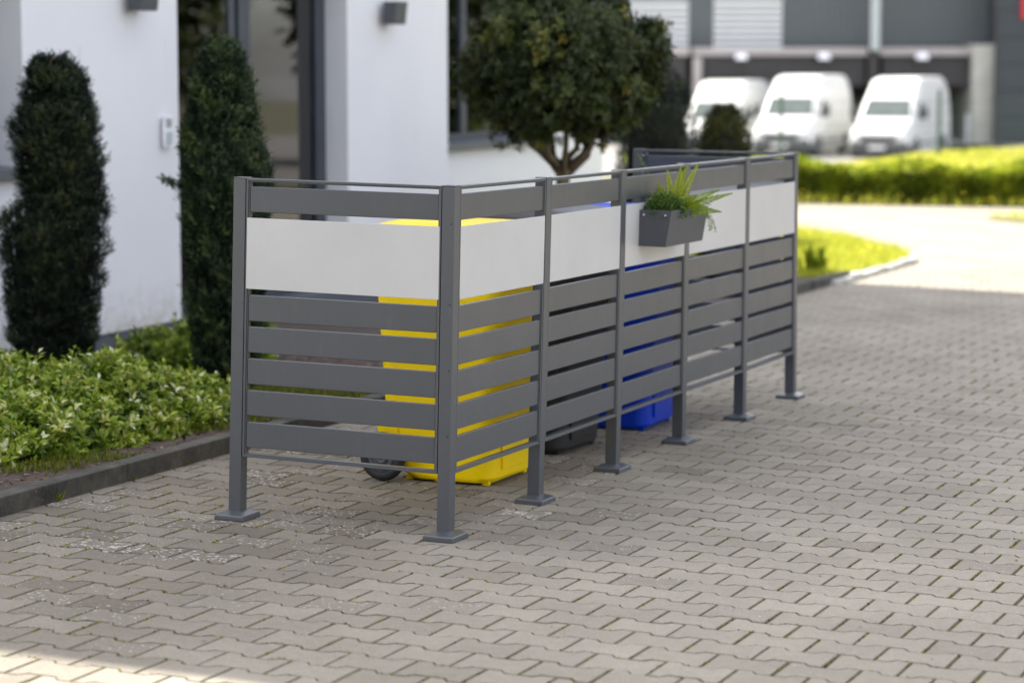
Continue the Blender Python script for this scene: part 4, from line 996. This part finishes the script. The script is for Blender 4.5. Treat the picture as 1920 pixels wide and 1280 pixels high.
# ------------------------------------------------------------------ vans
def make_van(hroof=2.55):
    t = empty('white_van', (0, 0, 0), 'van', 'van', 'white vans parked at the loading bays')
    # local: nose towards -Y, x right, z up
    W = 1.0
    # stations from nose to tail: y, z bottom, z top, half width bottom, half width top
    prof = [(-.02, .38, .80, .78, .66), (.08, .32, 1.02, .94, .80), (.30, .30, 1.16, .99, .88), (.72, .30, 1.30, 1.01, .90), (.92, .30, 1.42, 1.01, .90), (1.45, .30, 2.02, 1.02, .84), (1.80, .30, 2.34, 1.02, .80), (2.2, .30, hroof-.06, 1.02, .80), (2.7, .30, hroof, 1.02, .80), (5.3, .30, hroof, 1.02, .80), (5.55, .32, hroof-.05, 1.01, .79), (5.6, .40, hroof-.15, .99, .77)]
    rings = []
    for y, z0, z1, w0, w1 in prof:
        hh = z1-z0; rw = w0
        pts = [(-w0*.93, z0), (-w0, z0+.12*min(1, hh)), (-rw*1.0, z0+.55*hh*.8), (-(w0+w1)/2-.02, z0+.80*hh), (-w1, z1-.08), (-w1+.10, z1), (w1-.10, z1), (w1, z1-.08), ((w0+w1)/2+.02, z0+.80*hh), (rw, z0+.55*hh*.8), (w0, z0+.12*min(1, hh)), (w0*.93, z0)]
        rings.append([(x, y, z) for x, z in pts])
    mb = MB(); loft(mb, rings); body = mb.build('body', M['van'], t, bevel=.03, smooth=True)
    ws = MB(); ws.hexa([(-.80, .985, 1.44), (.80, .985, 1.44), (.80, 1.04, 1.44), (-.80, 1.04, 1.44), (-.70, 1.50, 2.015), (.70, 1.50, 2.015), (.70, 1.56, 2.0), (-.70, 1.56, 2.0)])
    ws2 = ws.build('windscreen', M['car_glass'], t)
    ws2.location = (0, -.10, -.03)
    for s_ in (-1, 1):
        g = MB(); g.hexa([(s_*.965, 1.22, 1.35), (s_*.975, 2.10, 1.35), (s_*.99, 2.10, 1.35), (s_*.985, 1.22, 1.35), (s_*.91, 1.62, 1.88), (s_*.91, 2.08, 1.92), (s_*.945, 2.08, 1.92), (s_*.945, 1.62, 1.88)])
        g.build('door_window', M['car_glass'], t)
        g = MB(); g.hexa([(s_*.52, -.02, .78), (s_*.90, .06, .80), (s_*.86, .2, .8), (s_*.5, .1, .8), (s_*.62, .10, 1.06), (s_*.93, .30, 1.16), (s_*.86, .34, 1.1), (s_*.6, .2, 1.04)])
        g.build('headlight', M['lens'], t, bevel=.02)
        g = MB(); g.box(min(s_*1.05, s_*1.27), max(s_*1.05, s_*1.27), 1.25, 1.37, 1.36, 1.76); g.box(min(s_*.97, s_*1.05), max(s_*.97, s_*1.05), 1.29, 1.33, 1.42, 1.48); g.build('mirror', M['bumper'], t, bevel=.03)
        for yy in (.95, 4.55):
            w = MB(); w.cyl((s_*.80, yy, .34), (s_*1.015, yy, .34), .34, n=28); wo = w.build('wheel', M['rubber'], t, bevel=.03)
            w = MB(); w.cyl((s_*1.0, yy, .34), (s_*1.03, yy, .34), .20, n=20); w.build('rim', M['hub'], wo)
            w = MB(); w.cyl((s_*.985, yy, .37), (s_*1.028, yy, .37), .42, n=28); w.build('wheel_arch', M['bumper'], t)
    b = MB(); b.hexa([(-.92, -.10, .28), (.92, -.10, .28), (1.03, .45, .28), (-1.03, .45, .28), (-.84, -.12, .64), (.84, -.12, .64), (1.03, .45, .78), (-1.03, .45, .78)]); b.build('bumper', M['bumper'], t, bevel=.05)
    b = MB(); b.hexa([(-.50, -.06, .62), (.50, -.06, .62), (.5, .05, .62), (-.5, .05, .62), (-.66, -.045, .86), (.66, -.045, .86), (.5, .10, .86), (-.5, .10, .86)]); b.build('grille', M['bumper'], t)
    b = MB(); b.box(-.26, .26, -.150, -.125, .42, .53); b.build('number_plate', M['plate'], t)
    b = MB(); b.box(-1.035, -1.022, 1.3, 5.3, .55, .62); b.box(1.022, 1.035, 1.3, 5.3, .55, .62); b.build('side_moulding', M['bumper'], t)
    return t
def copy_tree(o, parent=None):
    c = o.copy(); C.objects.link(c); c.parent = parent
    for ch in [x for x in bpy.data.objects if x.parent == o]: copy_tree(ch, c)
    return c
def place(o, u, depth, zc, rz, label):
    p = CAM+Vector(UF)*depth+Vector(UR)*((u-960)/FPX*depth); p.z = zc
    o.location = p; o.rotation_mode = 'QUATERNION'; o.rotation_quaternion = PLUMB @ Quaternion((0, 0, 1), YAW+rz); o['label'] = label
van = make_van(2.68)
v2 = copy_tree(van); v3 = copy_tree(van)
place(van, 1638, 79.5, -1.36, rad(-23), 'white high-roof van parked beside the pale concrete pillar, rightmost of the vans')
place(v2, 1456, 80.0, -1.36, rad(-21), 'white high-roof van in the middle, its lower left behind the domed evergreen')
place(v3, 1316, 83.0, -1.60, rad(-19), 'white van farthest left, mostly hidden behind the dark conifer')

# wire mesh fence in front of the vans
wf = far_root('wire_fence', 1457, 47.0, -.45, 'thin green wire mesh fence in front of the parked vans', 'fence')
k2 = 47/FPX
for u in (1160, 1457, 1752, 2047):
    c = MB(); c.box((u-1457)*k2-.03, (u-1457)*k2+.03, -.03, .03, -.9, 1.62+(.08 if u > 1500 else 0)); c.build('fence_post', M['wire'], wf)
c = MB()
for z in np.arange(.05, 1.56, .2): c.box((1160-1457)*k2, (2047-1457)*k2, -.004, .004, z-.003, z+.003)
for x in np.arange((1160-1457)*k2, (2047-1457)*k2, .05): c.box(x-.0018, x+.0018, .004, .007, .02, 1.56)
c.build('wire_mesh', M['wire'], wf)

# ------------------------------------------------------------------ what stands across the yard: seen only mirrored in the glass
def street_tree(x, y, s, lb):
    low = 2.6 if y > 30 else 4.0
    t = empty('street_tree', (x, y, -.05), lb, 'tree', 'trees across the yard'); tr = MB(); tr.tube([(0, 0, 0), (.05, 0, 1.6*s), (0, .1, 3.2*s)], [.16*s, .12*s, .07*s], 10)
    tr.build('trunk', M['bark'], t, smooth=True); n = 9000; d = sphere_dirs(n)*(rng.random((n, 1))**.4)*np.array([1.9, 1.9, 2.4])*s; d *= (1+.2*lump(d, 1.2, int(x)))[:, None]
    V, F, tt = leaves(d, d+rng.normal(0, 1, (n, 3)), sphere_dirs(n), rng.uniform(.12, .24, n)*s, rng.uniform(.08, .14, n)*s, np.clip(.4+.2*rng.normal(size=n), 0, .9)); V = V+np.array([0, 0, low*s])
    link('crown', np_mesh('crown', V, F, tt), M['crown'], t)
for a in ((15, 15, 1.0, 'leafy tree across the yard, nearest the road'), (17.5, 20.5, 1.2, 'taller leafy tree across the yard, second from the road'), (14.5, 26, 1.05, 'leafy tree across the yard beyond the hedge'), (-.5, 35, 1.3, 'big leafy tree mirrored in the entrance glass, nearest the hedge'), (8.5, 39, 1.6, 'biggest leafy tree mirrored in the entrance glass'), (13.5, 34, 1.5, 'leafy tree mirrored in the glass, rightmost of the far row'), (3.2, 45, 1.5, 'leafy tree standing behind the far row of trees')): street_tree(*a)

# unseen building added behind the camera to darken the faces turned that way
nb = empty('added_shade_building', (2, -24, 0), 'brown brick building added out of view behind the camera to cut sky light', 'building', plumb=True)
mb = MB(); mb.box(-16, 14, -8, 0, -.5, 9.5); mb.build('wall', simple('dark_brick', (.12, .085, .065), .9, 0, .2, 3), nb)
mb = MB(); mb.box(-16.3, 14.3, -8.3, .3, 9.5, 9.8); mb.build('roof', M['sill'], nb)
for k in range(8):
    for q in range(3):
        mb = MB(); mb.box(-14+k*3.5, -12.4+k*3.5, -.05, .03, 1+q*2.9, 2.6+q*2.9); mb.build('window', M['car_glass'], nb)

def litter():
    n = 170; x = rng.uniform(-1.6, 2.6, n); y = rng.uniform(-2.6, 6, n); k = rng.random(n) < .45; x[k] = -1.62+rng.random(k.sum())**2*.9
    A = np.column_stack([rng.normal(size=n), rng.normal(size=n), rng.normal(0, .15, n)]); S_ = rng.uniform(.005, .022, n)
    V, F, t = leaves(np.column_stack([x, y, np.full(n, .003)]), A, np.tile([[0, 0, 1.]], (n, 1))+rng.normal(0, .3, (n, 3)), S_, S_*.45, rng.random(n), fold=.2)
    tag(link('litter', np_mesh('litter', V, F, t), M['chip']), 'crumbs of bark and dry leaf blown over the paving', 'litter', kind='stuff')
litter()
